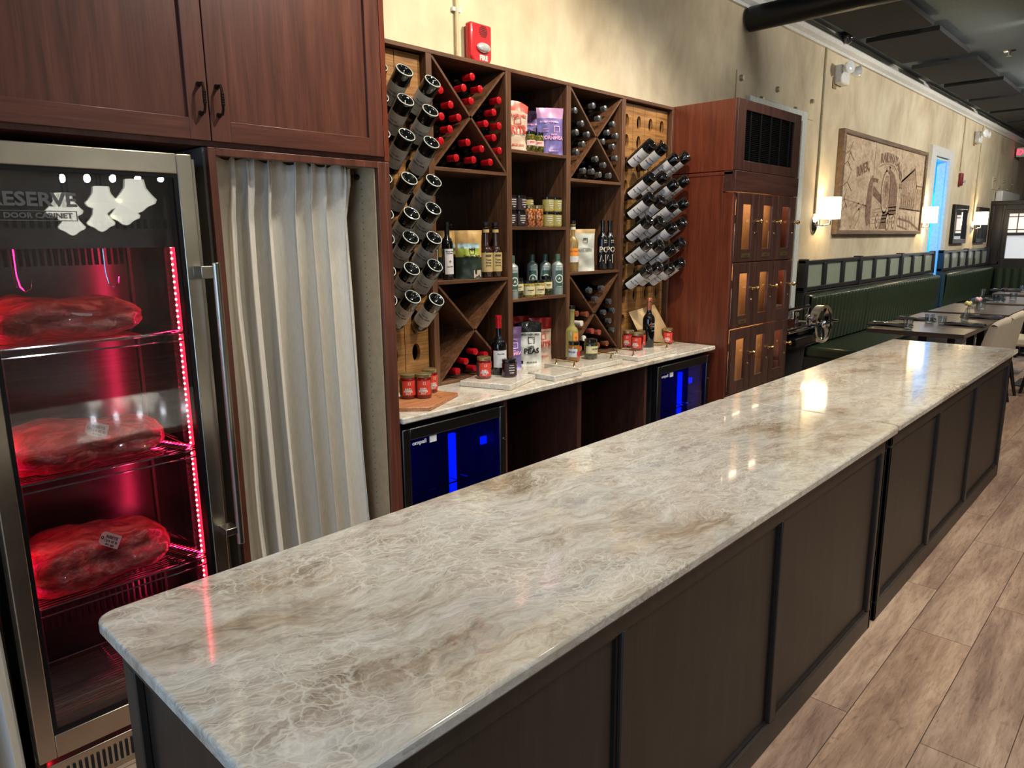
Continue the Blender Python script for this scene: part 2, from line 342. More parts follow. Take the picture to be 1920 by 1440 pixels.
# door niche with blue daylight
blue = P('blue_lit_plaster', col(150, 190, 215), .7)
m = MB(); m.box(DX0-.02, DX0, WY+.12, WY+1.4, 0, DZ+.02); m.box(DX1+.5, DX1+.52, WY+.12, WY+1.4, 0, DZ+.02); m.box(DX0-.02, DX1+.52, WY+1.4, WY+1.42, 0, DZ+.02); m.box(DX0-.02, DX1+.52, WY+.12, WY+1.4, DZ, DZ+.02); m.box(DX0-.02, DX1+.52, WY+.12, WY+1.4, -.02, 0)
struct(m.build('wall_vestibule', blue))
d = MB(); ring(d, DX0-.3, DX1+.24, 0, DZ+.15, .28, WY-.04, WY, .14, .0001); ring(d, DX0-.02, DX1+.02, 0, DZ+.02, .05, WY, WY+.14, .05, .0001)
dr = d.build('door_1', P('door_white', col(206, 208, 205), .5), bevel=.006); struct(dr)
leaf = MB().box(DX0+.06, DX0+.11, WY+.15, WY+1.0, .02, DZ-.1); leaf.build('door_leaf', blue, dr)
MB().tube([(DX0+.13, WY+.9, 1.0), (DX0+.17, WY+.9, 1.0), (DX0+.17, WY+.8, 1.0)], .009).build('door_handle', chrome, dr)
lamp('vestibule_daylight', 'AREA', (DX1+.3, WY+.75, 2.6), 110, (.0, .5, 1), (DX0+.3, WY+.9, 1.2), shape='RECTANGLE', size=.6, size_y=.6)
# cornice
prof = [(WY, 3.70), (WY-.03, 3.70), (WY-.035, 3.725), (WY-.075, 3.75), (WY-.085, 3.79), (WY-.06, 3.83), (WY-.05, 3.86), (WY, 3.86)]
struct(MB().prism(prof, -4, 25, 'x').build('trim_1', white, smooth=False))
struct(bx('trim_2', -4, 25, 3.20, 3.22, 3.86, 3.9, P('trim_cream', col(200, 192, 170), .6)))
for i, (x) in enumerate((8.34,)):   # seam conduit down to the first sconce
    pass
# casing of the closed-up window behind the locker cabinet
casing = P('casing_white', col(206, 212, 208), .5)
m = MB(); ring(m, 6.58, 7.93, .05, 2.98, .12, WY-.05, WY, .1); w1 = m.build('window_1', casing, bevel=.006); struct(w1)
bx('window_board', 6.70, 7.81, WY-.02, WY, .15, 2.88, plaster, w1)
def wallplate(x0, x1, z0, z1, label):
    o = bx('wall_plate', x0, x1, WY-.012, WY, z0, z1, plaster); tag(o, label, 'plate')
    for fx, fz in ((.04, .75), (.28, .22), (.47, .78), (.72, .22), (.95, .75)):
        x = x0+(x1-x0)*fx; z = z0+(z1-z0)*fz
        MB().lathe([(0, -.03), (.022, -.03), (.03, 0)], 10, M=Matrix.Rotation(R(-90), 4, 'X')).xf(T(x, WY-.012, z)).build('bolt', P('bolt_metal', col(168, 156, 130), .4, .5), o)
    return o
wallplate(6.37, 8.18, 2.93, 3.17, 'long cream painted plate with big bolts above the locker cabinet')
wallplate(17.75, 19.9, 2.62, 2.86, 'long cream painted plate with bolts above the dark wood partition at far end')
o = bx('air_unit', 18.15, 20.1, 3.08, 3.208, 2.33, 2.60, white, bevel=.02); tag(o, 'white rectangular unit on the wall above the dark far partition', 'wall unit')

# ---------------------------------------------------------------- ceiling things
o = MB().tube([(6.55, 3.2, 3.62), (6.55, -6, 3.62)], .105, 24).build('ceiling_duct', black); tag(o, 'thick black round duct crossing below the ceiling from the wall', 'duct')
rows = [8.1, 9.73+.0, 11.3, 12.9, 14.45, 16.0, 17.6, 19.2, 20.8]
x0s = [7.35, 8.93, 10.70, 12.33, 13.9, 15.5, 17.1, 18.7, 20.3]
names_ = ['nearest', 'second nearest', 'third from the camera', 'fourth from the camera', 'fifth from the camera', 'sixth from the camera', 'seventh from the camera', 'eighth from the camera', 'farthest']
for i, x in enumerate(x0s):
    o = bx('acoustic_panel', x, x+1.35, 2.25, 2.98, 3.80, 3.85, panelmat, bevel=.004)
    for hx in (.2, 1.1): MB().box(x+hx, x+hx+.04, 2.6, 2.64, 3.85, 3.9).build('hanger', black, o)
    tag(o, 'dark felt ceiling panel in the row along the wall, %s' % names_[i], 'acoustic panel', 'acoustic panels along the wall')
for i, x in enumerate((8.2, 9.65, 11.1)):
    o = bx('acoustic_panel', x, x+1.35, .55, 1.28, 3.80, 3.85, panelmat, bevel=.004)
    for hx in (.2, 1.1): MB().box(x+hx, x+hx+.04, .9, .94, 3.85, 3.9).build('hanger', black, o)
    tag(o, 'dark felt ceiling panel in the row away from the wall, %s' % ['nearest', 'middle', 'farthest'][i], 'acoustic panel', 'acoustic panels away from the wall')
o = thing('dome_camera', 'small round dark dome camera under the ceiling beside the cornice', 'security camera', (8.72, 3.1, 3.9))
MB().lathe([(0, 0), (.07, 0), (.07, -.05), (.055, -.06)], 20).build('housing', black, o)
MB().lathe([(.055, -.06), (.052, -.085), (.035, -.11), (.015, -.122), (0, -.124)], 20).build('dome', P('smoked_dome', col(60, 62, 66), .05, .2, 1), o)
o = thing('sprinkler_head', 'small chrome sprinkler head in the dark ceiling by the right edge', 'sprinkler', (11.0, 1.98, 3.9))
MB().lathe([(0, 0), (.07, 0), (.06, -.012), (.02, -.015), (.012, -.05), (.03, -.055), (.03, -.06), (0, -.06)], 18).build('body', chrome, o)

# ---------------------------------------------------------------- things on the wall
o = thing('fire_alarm', 'red fire alarm horn strobe on the plaster wall above the wine shelving', 'fire alarm', (3.10, WY-.02, 2.80))
MB().box(-.075, .075, 0, .02, -.095, .095).build('mounting_box', P('alarm_back', col(120, 36, 40), .5), o, bevel=.008)
MB().prism([(-.085, -.075), (-.06, -.105), (.06, -.105), (.085, -.075), (.085, .11), (-.085, .11)], -.05, 0, 'y').build('housing', redplastic, o, bevel=.012)
m = MB()
for k in range(7):
    w_ = .034*math.sqrt(max(0, 1-((k-3)/3.6)**2)); m.box(.015-w_, .015+w_, -.052, -.05, .042+k*.009-.003, .042+k*.009+.002)
m.build('sound_slots', P('slot_dark', col(90, 10, 16), .6), o)
MB().sphere((.01, -.055, -.02), .05, 14, 1.05, .5, .55).build('strobe_lens', P('strobe_clear', col(215, 222, 228), .05, .4, 1), o)
text(MB(), 'FIRE', .036, .015, -.075, -.0505, .05).build('lettering', white, o)
def conduit(pts, r, label):
    o = MB().tube(pts, r, 8).build('conduit', P('painted_conduit', col(186, 174, 140), .6)); tag(o, label, 'conduit'); return o
o = conduit([(2.96, WY-.015, 2.72), (2.96, WY-.015, 3.7)], .012, 'thin cream conduit running up the wall beside the fire alarm')
MB().box(2.93, 2.99, WY-.02, WY, 2.955, 2.975).build('clip', casing, o)
greyc = P('shadow_conduit', col(120, 108, 88), .6)
conduit([(8.42, WY-.012, 1.95), (8.42, WY-.012, 3.7)], .014, 'cream conduit from the cornice down to the nearest wall sconce')
conduit([(16.33, WY-.012, 1.95), (16.33, WY-.012, 3.7)], .014, 'cream conduit from the cornice down to the sconce between the mirrors')
conduit([(14.93, WY-.012, 2.8), (14.93, WY-.012, 3.7)], .014, 'cream conduit from the cornice down to the far red alarm')
def sconce(x, label):
    o = thing('wall_sconce', label, 'wall lamp', (x, WY, 1.83), 'white shaded wall sconces')
    MB().lathe([(0, 0), (.085, 0), (.085, .012), (.05, .03), (0, .032)], 22, M=Matrix.Rotation(R(90), 4, 'X')).xf(Matrix.Scale(1.25, 4, (0, 0, 1))).build('backplate', chrome, o)
    MB().tube([(0, -.02, 0), (.0, -.07, -.01), (.11, -.07, -.01), (.15, -.1, .0), (.15, -.13, .0), (.15, -.13, .06)], .009).tube([(.0, -.07, -.01), (0, -.07, .06)], .006).build('arm', chrome, o)
    MB().lathe([(.11, .06), (.108, .30)], 28, (.13, -.13, 0)).build('lamp_shade', P('glowing_shade', col(255, 240, 205), .8, emit=(1, .82, .55, 1), es=6), o, solid=.003)
    l = lamp('sconce_bulb', 'POINT', (0, 0, 0), 9, (1, .78, .45), shadow_soft_size=.04); l.parent = o; l.location = (.13, -.13, .18)
    return o
sconce(8.43, 'lit white shaded wall sconce left of the framed train mural'); sconce(12.62, 'lit white shaded wall sconce between the train mural and the blue doorway')
sconce(16.3, 'lit white shaded wall sconce between the two small mirrors')
def emergency(x, z, label):
    o = thing('emergency_light', label, 'emergency light', (x, WY, z))
    MB().box(0, .25, -.09, 0, -.1, .1).build('housing', white, o, bevel=.015)
    for k, (sx, an) in enumerate(((.02, -25), (.26, 35))):
        MB().lathe([(0, 0), (.03, .0), (.06, .05), (.068, .085), (.06, .09), (0, .09)], 18, M=T(sx, -.10, .05)@Matrix.Rotation(R(an), 4, 'Z')@Matrix.Rotation(R(90), 4, 'X')).build('lamp_head', P('lens_white', col(225, 228, 230), .12, 0, 1), o)
    MB().box(-.04, .06, -.012, 0, -.15, -.03).build('bracket', P('bracket_tan', col(130, 112, 78), .6), o)
emergency(8.72, 3.48, 'white twin headed emergency light on the wall above the train mural')
emergency(15.75, 3.45, 'white twin headed emergency light on the far wall beyond the blue doorway')
o = thing('exit_sign', 'red lit exit sign high on the far wall under the cornice', 'exit sign', (19.7, WY, 3.48))
MB().box(-.03, .03, -.34, -.04, -.1, .1).build('housing', white, o, bevel=.01)
m = MB(); text(m, 'EXIT', .15, 0, 0, 0, .04); m.xf(T(-.0315, -.19, 0)@RZ(-90)).build('lettering', P('exit_red', col(255, 40, 60), .4, emit=(1, .06, .12, 1), es=1.6), o)
o = thing('fire_alarm', 'small dark red alarm with white strobe on the far wall beyond the doorway', 'fire alarm', (14.97, WY, 2.66))
MB().box(-.07, .07, -.05, 0, -.11, .11).build('housing', P('maroon_plastic', col(120, 26, 34), .4), o, bevel=.012)
MB().sphere((.03, -.07, -.03), .045, 12, 1, .7, .6).build('strobe_lens', P('strobe_clear', white.diffuse_color, .05), o)
# mural
o = thing('framed_mural', 'large framed three panel sepia mural of a steam train on the wall', 'picture', (9.0, WY, 1.72))
fw, fh = 3.6, 1.21
PX = lambda u: u*fw
lt = P('light_frame_oak', col(176, 140, 92), .5)
MB().box(0, .07, -.07, 0, 0, fh).box(fw-.07, fw, -.07, 0, 0, fh).box(.07, fw-.07, -.07, 0, fh-.05, fh).box(.07, fw-.07, -.07, 0, 0, .05).build('frame', [wood('mural_frame', col(96, 76, 58), col(126, 102, 80), col(150, 124, 98), 'x', .5)], o, bevel=.004)
def mural_mat():
    t = NT('mural_canvas'); n = t.noise(t.coords((2, 2, 3)), 2.4, 9, .72, .6); n2 = t.noise(t.coords((8, 8, 14)), 2, 5, .7)
    c = t.ramp(n, [(.28, col(128, 104, 84)), (.42, col(182, 158, 130)), (.6, col(208, 188, 160)), (.8, col(218, 202, 176))])
    c = t.mix(.3, c, t.ramp(n2, [(.35, col(110, 84, 66)), (.55, (1, 1, 1, 1))]), 'MULTIPLY')
    t.link(c, t.b.inputs['Base Color']); t.b.inputs['Roughness'].default_value = .7; return t.m
mur = mural_mat(); third = (fw-.14)/3
for k in range(3): MB().box(.07+k*third+.008, .07+(k+1)*third-.008, -.045, -.03, .05, fh-.05).build('canvas_panel', mur, o)
def brushed(name, a, b_):
    t = NT(name); n = t.noise(t.coords((5, 5, 9)), 3, 8, .75, .8); t.link(t.ramp(n, [(.36, a), (.62, b_)]), t.b.inputs['Base Color']); t.b.inputs['Roughness'].default_value = .7; return t.m
sep = brushed('sepia_paint', col(92, 64, 48), col(150, 120, 96)); sep2 = brushed('sepia_mid', col(120, 90, 70), col(190, 164, 136)); sep3 = brushed('sepia_pale', col(160, 134, 108), col(220, 202, 174))
art = MB(); A2 = MB(); A3 = MB(); ya, yb_ = -.0475, -.0455
def line(mb, pts, wd, y0=ya):
    for (a, b), (c, d_) in zip(pts, pts[1:]):
        dx, dz = c-a, d_-b; L = math.hypot(dx, dz) or 1; nx, nz = -dz/L*wd/2, dx/L*wd/2
        mb.prism([(a+nx, b+nz), (c+nx, d_+nz), (c-nx, d_-nz), (a-nx, b-nz)], y0, yb_, 'y')
def disc(mb, cx, cz, rx, rz, y0=ya, n=24): mb.prism([(cx+rx*math.cos(2*math.pi*i/n), cz+rz*math.sin(2*math.pi*i/n)) for i in range(n)], y0, yb_, 'y')
# trees and river in the left panel, engine in the middle, station and track on the right
for bz, ln in ((.98, .35), (.86, .28), (.62, .34), (.42, .22)):
    line(art, [(.1, bz-.06), (.1+ln*.5, bz), (.1+ln, bz-.1)], .012); line(art, [(.1+ln*.5, bz), (.1+ln*.8, bz+.12)], .008)
line(art, [(.14, .08), (.11, .6), (.13, 1.14)], .04)
art.prism([(1.0, .32), (1.05, .62), (1.12, .72), (1.2, .70), (1.2, .14), (1.1, .1), (1.02, .2)], ya, yb_, 'y')
for i in range(9): line(A2, [(.2+i*.09, .3+.02*(i % 3)), (.3+i*.09, .36+.03*(i % 2))], .03)
line(A2, [(.5, .07), (.62, .25), (.78, .32)], .02); line(A2, [(.62, .07), (.78, .2), (.8, .32)], .015); line(A2, [(.2, .42), (1.0, .36)], .012)
art.prism([(1.25, .62), (1.62, .50), (1.62, .40), (1.25, .50)], ya, yb_, 'y')
disc(art, 1.76, .56, .19, .29); disc(A3, 1.76, .56, .165, .262, ya-.0008); disc(A2, 1.77, .56, .135, .22, ya-.0016); disc(art, 1.78, .6, .06, .1, ya-.0024)
art.prism([(1.9, .86), (2.1, .80), (2.28, .62), (2.3, .28), (1.95, .24)], ya, yb_, 'y')
art.box(1.84, 1.9, ya, yb_, .80, .89); art.prism([(1.70, .80), (1.77, .80), (1.735, .89)], ya, yb_, 'y'); disc(art, 1.87, .895, .045, .02)
for i in range(5): line(A2, [(1.3, .32-i*.045), (2.3, .38-i*.05)], .014)
for cx, r_ in ((1.5, .1), (1.95, .13), (2.22, .1)): disc(art, cx, .17, r_*.7, r_); disc(A3, cx, .17, r_*.5, r_*.75, ya-.001); disc(art, cx, .17, r_*.2, r_*.3, ya-.002)
art.prism([(1.6, .07), (1.72, .3), (1.95, .3), (1.9, .07)], ya, yb_, 'y')
A2.prism([(2.45, .75), (3.02, .93), (3.2, .70), (3.2, .34), (2.45, .36)], ya, yb_, 'y'); line(art, [(2.42, .72), (3.05, .94), (3.22, .66)], .03); line(art, [(3.22, .70), (3.5, .70)], .02)
A2.prism([(3.24, .34), (3.24, .66), (3.5, .66), (3.5, .34)], ya, yb_, 'y')
for i in range(7): line(art, [(2.52+i*.1, .36), (2.52+i*.1, .55)], .03, ya-.001)
for i in range(5): line(A3, [(2.75+i*.09, .6), (2.75+i*.09, .76)], .028, ya-.001)
line(art, [(2.42, .36), (3.5, .34)], .02); line(art, [(2.42, .22), (3.0, .18), (3.5, .07)], .03); line(art, [(2.42, .12), (2.9, .07)], .025)
for i in range(6): line(art, [(2.5+i*.15, .26), (2.56+i*.15, .10)], .018)
for s_, cx, cz, ang, sz in (('RIVER,', .80, .80, 14, .17), ('RAILWAY', 1.82, 1.0, 0, .17), ('AND', 2.30, .86, -46, .14), ('Forrer', 1.3, .70, -2, .10), ('S.C.', 2.42, .66, 0, .10)):
    b0 = len(art.v); vs, fs = textmesh(s_, sz, .03)
    ca, sa = math.cos(R(ang)), math.sin(R(ang)); out = []
    for a, b, c in vs:
        if s_ == 'RAILWAY': b -= (a/.42)**2*.04
        out.append((cx+a*ca-b*sa, ya-.001-c, cz+a*sa+b*ca))
    art.add(out, fs)
line(art, [(1.42, .865), (1.6, .915), (1.82, .93), (2.05, .91), (2.2, .84)], .008)
art.build('dark_painting', sep, o, smooth=False); A2.build('mid_painting', sep2, o, smooth=False); A3.build('pale_painting', sep3, o, smooth=False)
mirror_m = P('mirror_glass', col(225, 228, 230), .02, 1)
for x0, x1, lab in ((14.7, 15.7, 'black framed rectangular mirror on the far wall nearer the blue doorway'), (16.55, 17.5, 'black framed rectangular mirror on the far wall next to the dark partition')):
    o = thing('wall_mirror', lab, 'mirror', (x0, WY, 1.55), 'small wall mirrors')
    ring(MB(), 0, x1-x0, 0, .68, .08, -.06, 0).build('frame', black, o, bevel=.008); MB().box(.08, x1-x0-.08, -.02, -.01, .08, .60).build('glass', mirror_m, o)

# ---------------------------------------------------------------- far dark partition with window
PXF = 17.9
o = thing('wood_partition', 'tall dark wood partition with gridded window at the far end of the room', 'partition', (PXF, 0, 0))
m = MB(); m.box(0, .12, 2.95, WY, 0, 2.34); m.box(0, .12, -.6, 2.95, 0, 1.22); m.box(0, .12, -.6, 2.95, 2.20, 2.34); m.box(-.03, .15, -.6, WY, 2.30, 2.38)
m.box(-.02, 0, 2.97, 3.0, 1.1, 2.3); m.box(-.02, 0, 3.15, 3.2, 1.1, 2.3); m.box(-.02, 0, 2.97, 3.2, 1.1, 1.16); m.build('frame', boothwood, o, bevel=.006)
for y0, y1 in ((1.95, 2.88), (.9, 1.83), (-.05, .78)):
    f_ = MB(); f_.box(-.02, .1, y1, y1+.07, 1.22, 2.2).box(-.02, .1, y0-.05, y0, 1.22, 2.2).box(-.01, .1, y0, y1, 1.68, 1.74).box(-.01, .1, y0, y1, 2.12, 2.2).build('sash', boothwood, o)
    MB().box(.04, .05, y0, y1, 1.74, 2.12).build('upper_pane', P('lit_screen', col(215, 205, 195), .6, emit=(.9, .84, .76, 1), es=.7), o)
    MB().box(.04, .05, y0, y1, 1.22, 1.68).build('lower_pane', P('pale_screen', col(190, 192, 196), .6, emit=(.7, .74, .8, 1), es=.5), o)
    g = MB()
    for k in range(1, 6): yy = y0+(y1-y0)*k/6; g.box(.02, .04, yy-.008, yy+.008, 1.74, 2.12)
    for z in (1.80, 2.06): g.box(.018, .04, y0, y1, z-.008, z+.008)
    g.build('grille', P('lattice', col(86, 74, 66), .5), o)
# ---------------------------------------------------------------- the two serving counters in front
def slab(name, x0, x1, y0, y1, z0, z1, rad, m, corners=(1, 1, 1, 1), bevel=.006):
    poly = []
    for (cx, cy, a, on_) in ((x0, y0, 180, corners[0]), (x1, y0, 270, corners[1]), (x1, y1, 0, corners[2]), (x0, y1, 90, corners[3])):
        r = rad if on_ else .004
        ox = cx+(r if cx == x0 else -r); oy = cy+(r if cy == y0 else -r)
        for k in range(7): q = R(a+90*k/6); poly.append((ox+r*math.cos(q), oy+r*math.sin(q)))
    return MB().prism(poly, z0, z1).build(name, m, None, True, bevel)
def panel_face(mb, xs, y, z0, z1, st=.045, dep=.018, tr=.07, br=.09):
    # rails and stiles of a panelled face looking towards -Y
    mb.box(xs[0], xs[-1], y, y+dep, z1-tr, z1); mb.box(xs[0], xs[-1], y, y+dep, z0, z0+br)
    for i, x in enumerate(xs):
        a = x if i == 0 else x-st/2; b = x+st if i == 0 else (x if i == len(xs)-1 else x+st/2)
        if i == len(xs)-1: a = x-st
        mb.box(a, b, y, y+dep, z0+br, z1-tr)
def island(x0, x1, xs, lab, label):
    o = thing('serving_counter_base', lab, 'counter', (x0, 1.2, 0))
    def B(name, *a, **k): ob = a[0].build(name, a[1], o, **k); ob.matrix_parent_inverse = T(-x0, -1.2, 0); return ob
    B('body', MB().box(x0+.018, x1-.018, .856, 1.56, 0, .884), espresso)
    f = MB(); panel_face(f, xs, .838, 0, .884); B('front_frame', f, espresso, bevel=.003)
    e = MB(); dep = .018
    e.box(x0, x0+dep, .838, 1.575, .81, .884).box(x0, x0+dep, .838, 1.575, 0, .09).box(x0, x0+dep, .838, .905, .09, .81).box(x0, x0+dep, 1.51, 1.575, .09, .81)
    B('end_frame', e, espresso, bevel=.003); B('end_board', MB().box(x1-dep, x1, .838, 1.575, 0, .884), espresso)
    t = MB()
    for a, b in zip(xs, xs[1:]):     # thin moulding inside every panel
        a2 = a+(.045 if a == xs[0] else .0225); b2 = b-(.045 if b == xs[-1] else .0225)
        ring(t, a2, b2, .09, .814, .012, .848, .856)
    B('panel_moulding', t, P('moulding_dark', col(30, 22, 18), .4))
    return o
island(.43, 3.165, [.43, 1.268, 2.15, 3.165], 'near dark brown panelled base under the long near stone top', 0)
island(3.232, 5.955, [3.232, 4.08, 4.93, 5.955], 'far dark brown panelled base beyond the joint in the counter', 0)
tag(slab('countertop', .395, 3.224, .806, 1.617, .885, .915, .045, quartz), 'near glossy beige and grey veined stone countertop with rounded near corners', 'countertop', 'long stone bar tops')
tag(slab('countertop', 3.229, 5.99, .812, 1.617, .885, .915, .012, quartz), 'far glossy veined stone countertop beyond the joint reflecting the wall sconces', 'countertop', 'long stone bar tops')

# ---------------------------------------------------------------- tall cabinets on the left
CY = 2.45
o = thing('wall_cabinet', 'reddish wood upper cabinet with two shaker doors above fridge and curtain', 'cabinet', (1.1, CY, 2.03))
def L(ob, o=None): return ob
class PO:    # build children of a placed thing with world coordinates
    def __init__(s, o): s.o = o; s.mpi = T(*(-o.location))
    def __call__(s, name, mb, m, **k):
        ob = mb.build(name, m, s.o, **k); ob.matrix_parent_inverse = s.mpi; return ob
b = PO(o)
b('carcass', MB().box(.14, 1.872, CY+.02, 3.18, 2.012, 3.4), cherry)
def shaker(b, x0, x1, z0, z1, y, st, panel_in=.012, lab=None, mv=cherry, mh=cherry_x, hx=None, hz=None):
    d = b('door', MB().box(x0, x0+st, y, y+.02, z0, z1), mv, bevel=.0015)
    MB().box(x1-st, x1, y, y+.02, z0, z1).build('stile', mv, d, bevel=.0015)
    MB().box(x0+st, x1-st, y, y+.02, z0, z0+st).build('rail', mh, d, bevel=.0015); MB().box(x0+st, x1-st, y, y+.02, z1-st, z1).build('rail', mh, d, bevel=.0015)
    q = MB().box(x0+st, x1-st, y+panel_in, y+.02, z0+st, z1-st).build('panel', mv, d)
    if hx:
        h = MB(); h.tube([(hx, y, hz-.045), (hx, y-.028, hz-.045), (hx, y-.034, hz-.03), (hx, y-.036, hz), (hx, y-.034, hz+.03), (hx, y-.028, hz+.045), (hx, y, hz+.045)], [.006, .005, .0045, .006, .0045, .005, .006], 8)
        for k in range(-2, 3): h.sphere((hx, y-.036, hz+k*.008), .0068, 8)
        h.sphere((hx, y-.002, hz-.045), .009, 8).sphere((hx, y-.002, hz+.045), .009, 8).build('handle', bronze, d)
    return d
shaker(b, .14, 1.134, 2.028, 3.38, CY, .068, hx=1.107, hz=2.158); shaker(b, 1.138, 1.846, 2.028, 3.38, CY, .068, hx=1.168, hz=2.158)
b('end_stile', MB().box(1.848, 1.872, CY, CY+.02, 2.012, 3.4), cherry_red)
# curtained tall cabinet
o = thing('tall_cabinet', 'tall reddish wood cabinet with cream lined opening behind the curtain', 'cabinet', (1.5, CY, 0))
b = PO(o)
b('face_frame', MB().box(1.118, 1.145, CY, CY+.02, 0, 2.008).box(1.812, 1.848, CY, CY+.02, 0, 2.008).box(1.145, 1.812, CY, CY+.02, 1.982, 2.008), cherry, bevel=.002)
b('side_panel', MB().box(1.848, 1.870, CY, 3.18, 0, 2.008), cherry, bevel=.002)
b('divider_panel', MB().box(1.108, 1.128, CY+.022, 3.18, 0, 2.008), P('grey_panel', col(92, 88, 84), .5))
b('lining', MB().box(1.128, 1.134, CY+.022, 3.1, 0, 2.0).box(1.806, 1.812, CY+.022, 3.1, 0, 2.0).box(1.134, 1.806, 3.09, 3.1, 0, 2.0).box(1.134, 1.806, CY+.022, 3.09, 1.99, 2.0), cream)
hm = MB()
for k in range(54):
    z = .5+k*.027
    for y in (CY+.11,): hm.lathe([(0, 0), (.0028, 0)], 6, M=T(1.8055, y, z)@Matrix.Rotation(R(-90), 4, 'Y'))
b('shelf_pin_holes', hm, blackmat, smooth=False)
o = MB().tube([(1.135, CY+.128, 1.955), (1.805, CY+.128, 1.955)], .006).sphere((1.797, CY+.128, 1.955), .012, 8).build('curtain_rod', black); tag(o, 'thin black tension rod holding the off-white linen curtain', 'curtain rod')
def curtain(name, x0, x1, y, z0, z1, folds, seed, amp=.028, spread=0):
    rnd = random.Random(seed); ph = [rnd.uniform(0, 6.28) for _ in range(8)]; fr = [rnd.uniform(.7, 1.3) for _ in range(8)]
    def fn(u, v):
        zz = z0+(z1-z0)*v; s_ = u+.03*math.sin(3*v+ph[2])*(1-v)
        q = s_*folds*2*math.pi+.9*math.sin(4*math.pi*u+ph[0])+.5*math.sin(2.2*v+ph[1]+u*5)
        g = amp*(1.2-.55*v**3)*(.65+.35*math.sin(5*u+ph[3]))
        sq = math.sin(q); yy = y+g*(sq*(1.15-.35*abs(sq))+.22*math.sin(2.03*q+ph[4]))
        hd = max(0, min(1, (v-.90)/.07)); yy = yy*(1-hd)+(y-.034+(yy-y)*.38+.005*math.sin(u*150))*hd
        yy += .012*math.sin(u*38+v*9+ph[6])*max(0, v-.72)*2.2 - .010*math.sin(v*14+u*3)*math.exp(-((u-.12)/.08)**2)
        xx = x0+(x1-x0)*u-.026*math.cos(q)*(.8+.3*math.sin(7*u+ph[5]))+spread*(1-v)*(u-.3)
        return (xx, yy, zz+.007*math.sin(u*75)*(v > .97))
    return MB().grid(fn, 220, 60).build(name, linen, None, ang=180, solid=.0015)
tag(curtain('curtain', 1.175, 1.75, CY+.12, .03, 1.985, 7.3, 5, .058, .07), 'off-white linen curtain hanging in folds inside the tall wood cabinet', 'curtain')
tag(curtain('curtain', .0, .335, CY-.06, .03, 1.96, 4, 11, .03, .05), 'off-white linen curtain at the bottom left corner beside the steel fridge', 'curtain')
o = bx('cabinet_panel', .345, .365, CY, 3.18, 0, 2.008, cherry, bevel=.002); tag(o, 'narrow reddish wood upright panel between left curtain and steel fridge', 'panel')

# ---------------------------------------------------------------- dry ageing fridge
FY = 2.36
o = thing('meat_fridge', 'tall stainless steel glass door meat ageing fridge glowing red inside', 'fridge', (.7, FY, 0)); b = PO(o)
b('body', MB().box(.385, .41, FY+.06, 3.1, .03, 1.96).box(1.03, 1.055, FY+.06, 3.1, .03, 1.96).box(.41, 1.03, 3.07, 3.1, .03, 1.96).box(.41, 1.03, FY+.06, 3.07, 1.93, 1.96).box(.41, 1.03, FY+.06, 3.07, .03, .12), steel_z)
b('liner', MB().box(.41, .415, FY+.06, 3.07, .12, 1.93).box(1.025, 1.03, FY+.06, 3.07, .12, 1.93).box(.415, 1.025, 2.86, 2.865, .12, 1.93).box(.415, 1.025, FY+.06, 2.86, .12, .125).box(.415, 1.025, FY+.06, 2.86, 1.925, 1.93), redsteel)
h = MB()
for k in range(26): h.box(.44+k*.021, .449+k*.021, 2.852, 2.858, 1.62, 1.68).box(.44+k*.021, .449+k*.021, 2.852, 2.858, .32, .40).box(.44+k*.021, .449+k*.021, 2.852, 2.858, .43, .48)
for k in range(26): h.box(.44+k*.021, .449+k*.021, FY+.12, FY+.125, 1.74, 1.77)
b('vent_slots', h, blackmat, smooth=False)
b('header', MB().box(.415, 1.025, FY+.125, FY+.135, 1.68, 1.925), P('header_panel', col(96, 92, 92), .3, .6))
m = MB(); b('hanging_rail', MB().tube([(.43, 2.6, 1.715), (1.01, 2.6, 1.715)], .006), chrome)
dx0, dx1, dz0, dz1 = .385, 1.022, .135, 1.968
door = b('door', ring(MB(), dx0, dx1, dz0, dz1, .048, FY, FY+.055, .062, .075), steel, bevel=.003)
g = ring(MB(), dx0+.048, dx1-.048, dz0+.075, dz1-.062, .012, FY+.004, FY+.05).build('gasket', black, door)
MB().box(dx0+.048, dx1-.048, FY+.010, FY+.012, dz0+.075, dz1-.062).box(dx0+.048, dx1-.048, FY+.032, FY+.034, dz0+.075, dz1-.062).build('glass', pane_glass, door)
MB().tube([(1.045, FY-.055, .66), (1.045, FY-.055, 1.63)], .0125, 16).box(.995, 1.04, FY-.06, FY+.0, .70, .725).box(.995, 1.04, FY-.06, FY, 1.58, 1.62).build('handle', steel_z, door, bevel=.002)
gr = MB().box(.385, 1.022, FY+.01, FY+.05, .0, .11); b('plinth', gr, steel, bevel=.003)
h = MB()
for k in range(34): h.box(.42+k*.017, .428+k*.017, FY+.006, FY+.012, .025, .085)
b('plinth_slots', h, blackmat, smooth=False)
m = MB(); text(m, 'RESERVE', .052, .575, 1.815, FY+.0094, .03, sx=1.1); text(m, '2 DOOR CABINET', .02, .575, 1.772, FY+.0094, .03, sx=1.15)
ring(m, .47, .68, 1.758, 1.786, .002, FY+.008, FY+.0094); b('lettering', m, P('grey_print', col(96, 92, 90), .6), smooth=False)
led = P('red_led', col(255, 80, 120), .4, emit=(1, .012, .03, 1), es=4); ledc = P('red_led_core', col(255, 200, 210), .4, emit=(1, .16, .16, 1), es=13)
st = b('led_strip', MB().box(.990, 1.000, FY+.145, FY+.157, .14, 1.88), led); b('strip_channel', MB().box(1.000, 1.025, FY+.14, FY+.162, .14, 1.88), redsteel)
m = MB()
for k in range(88): m.sphere((.989, FY+.148, .16+k*.0195), .0046, 6)
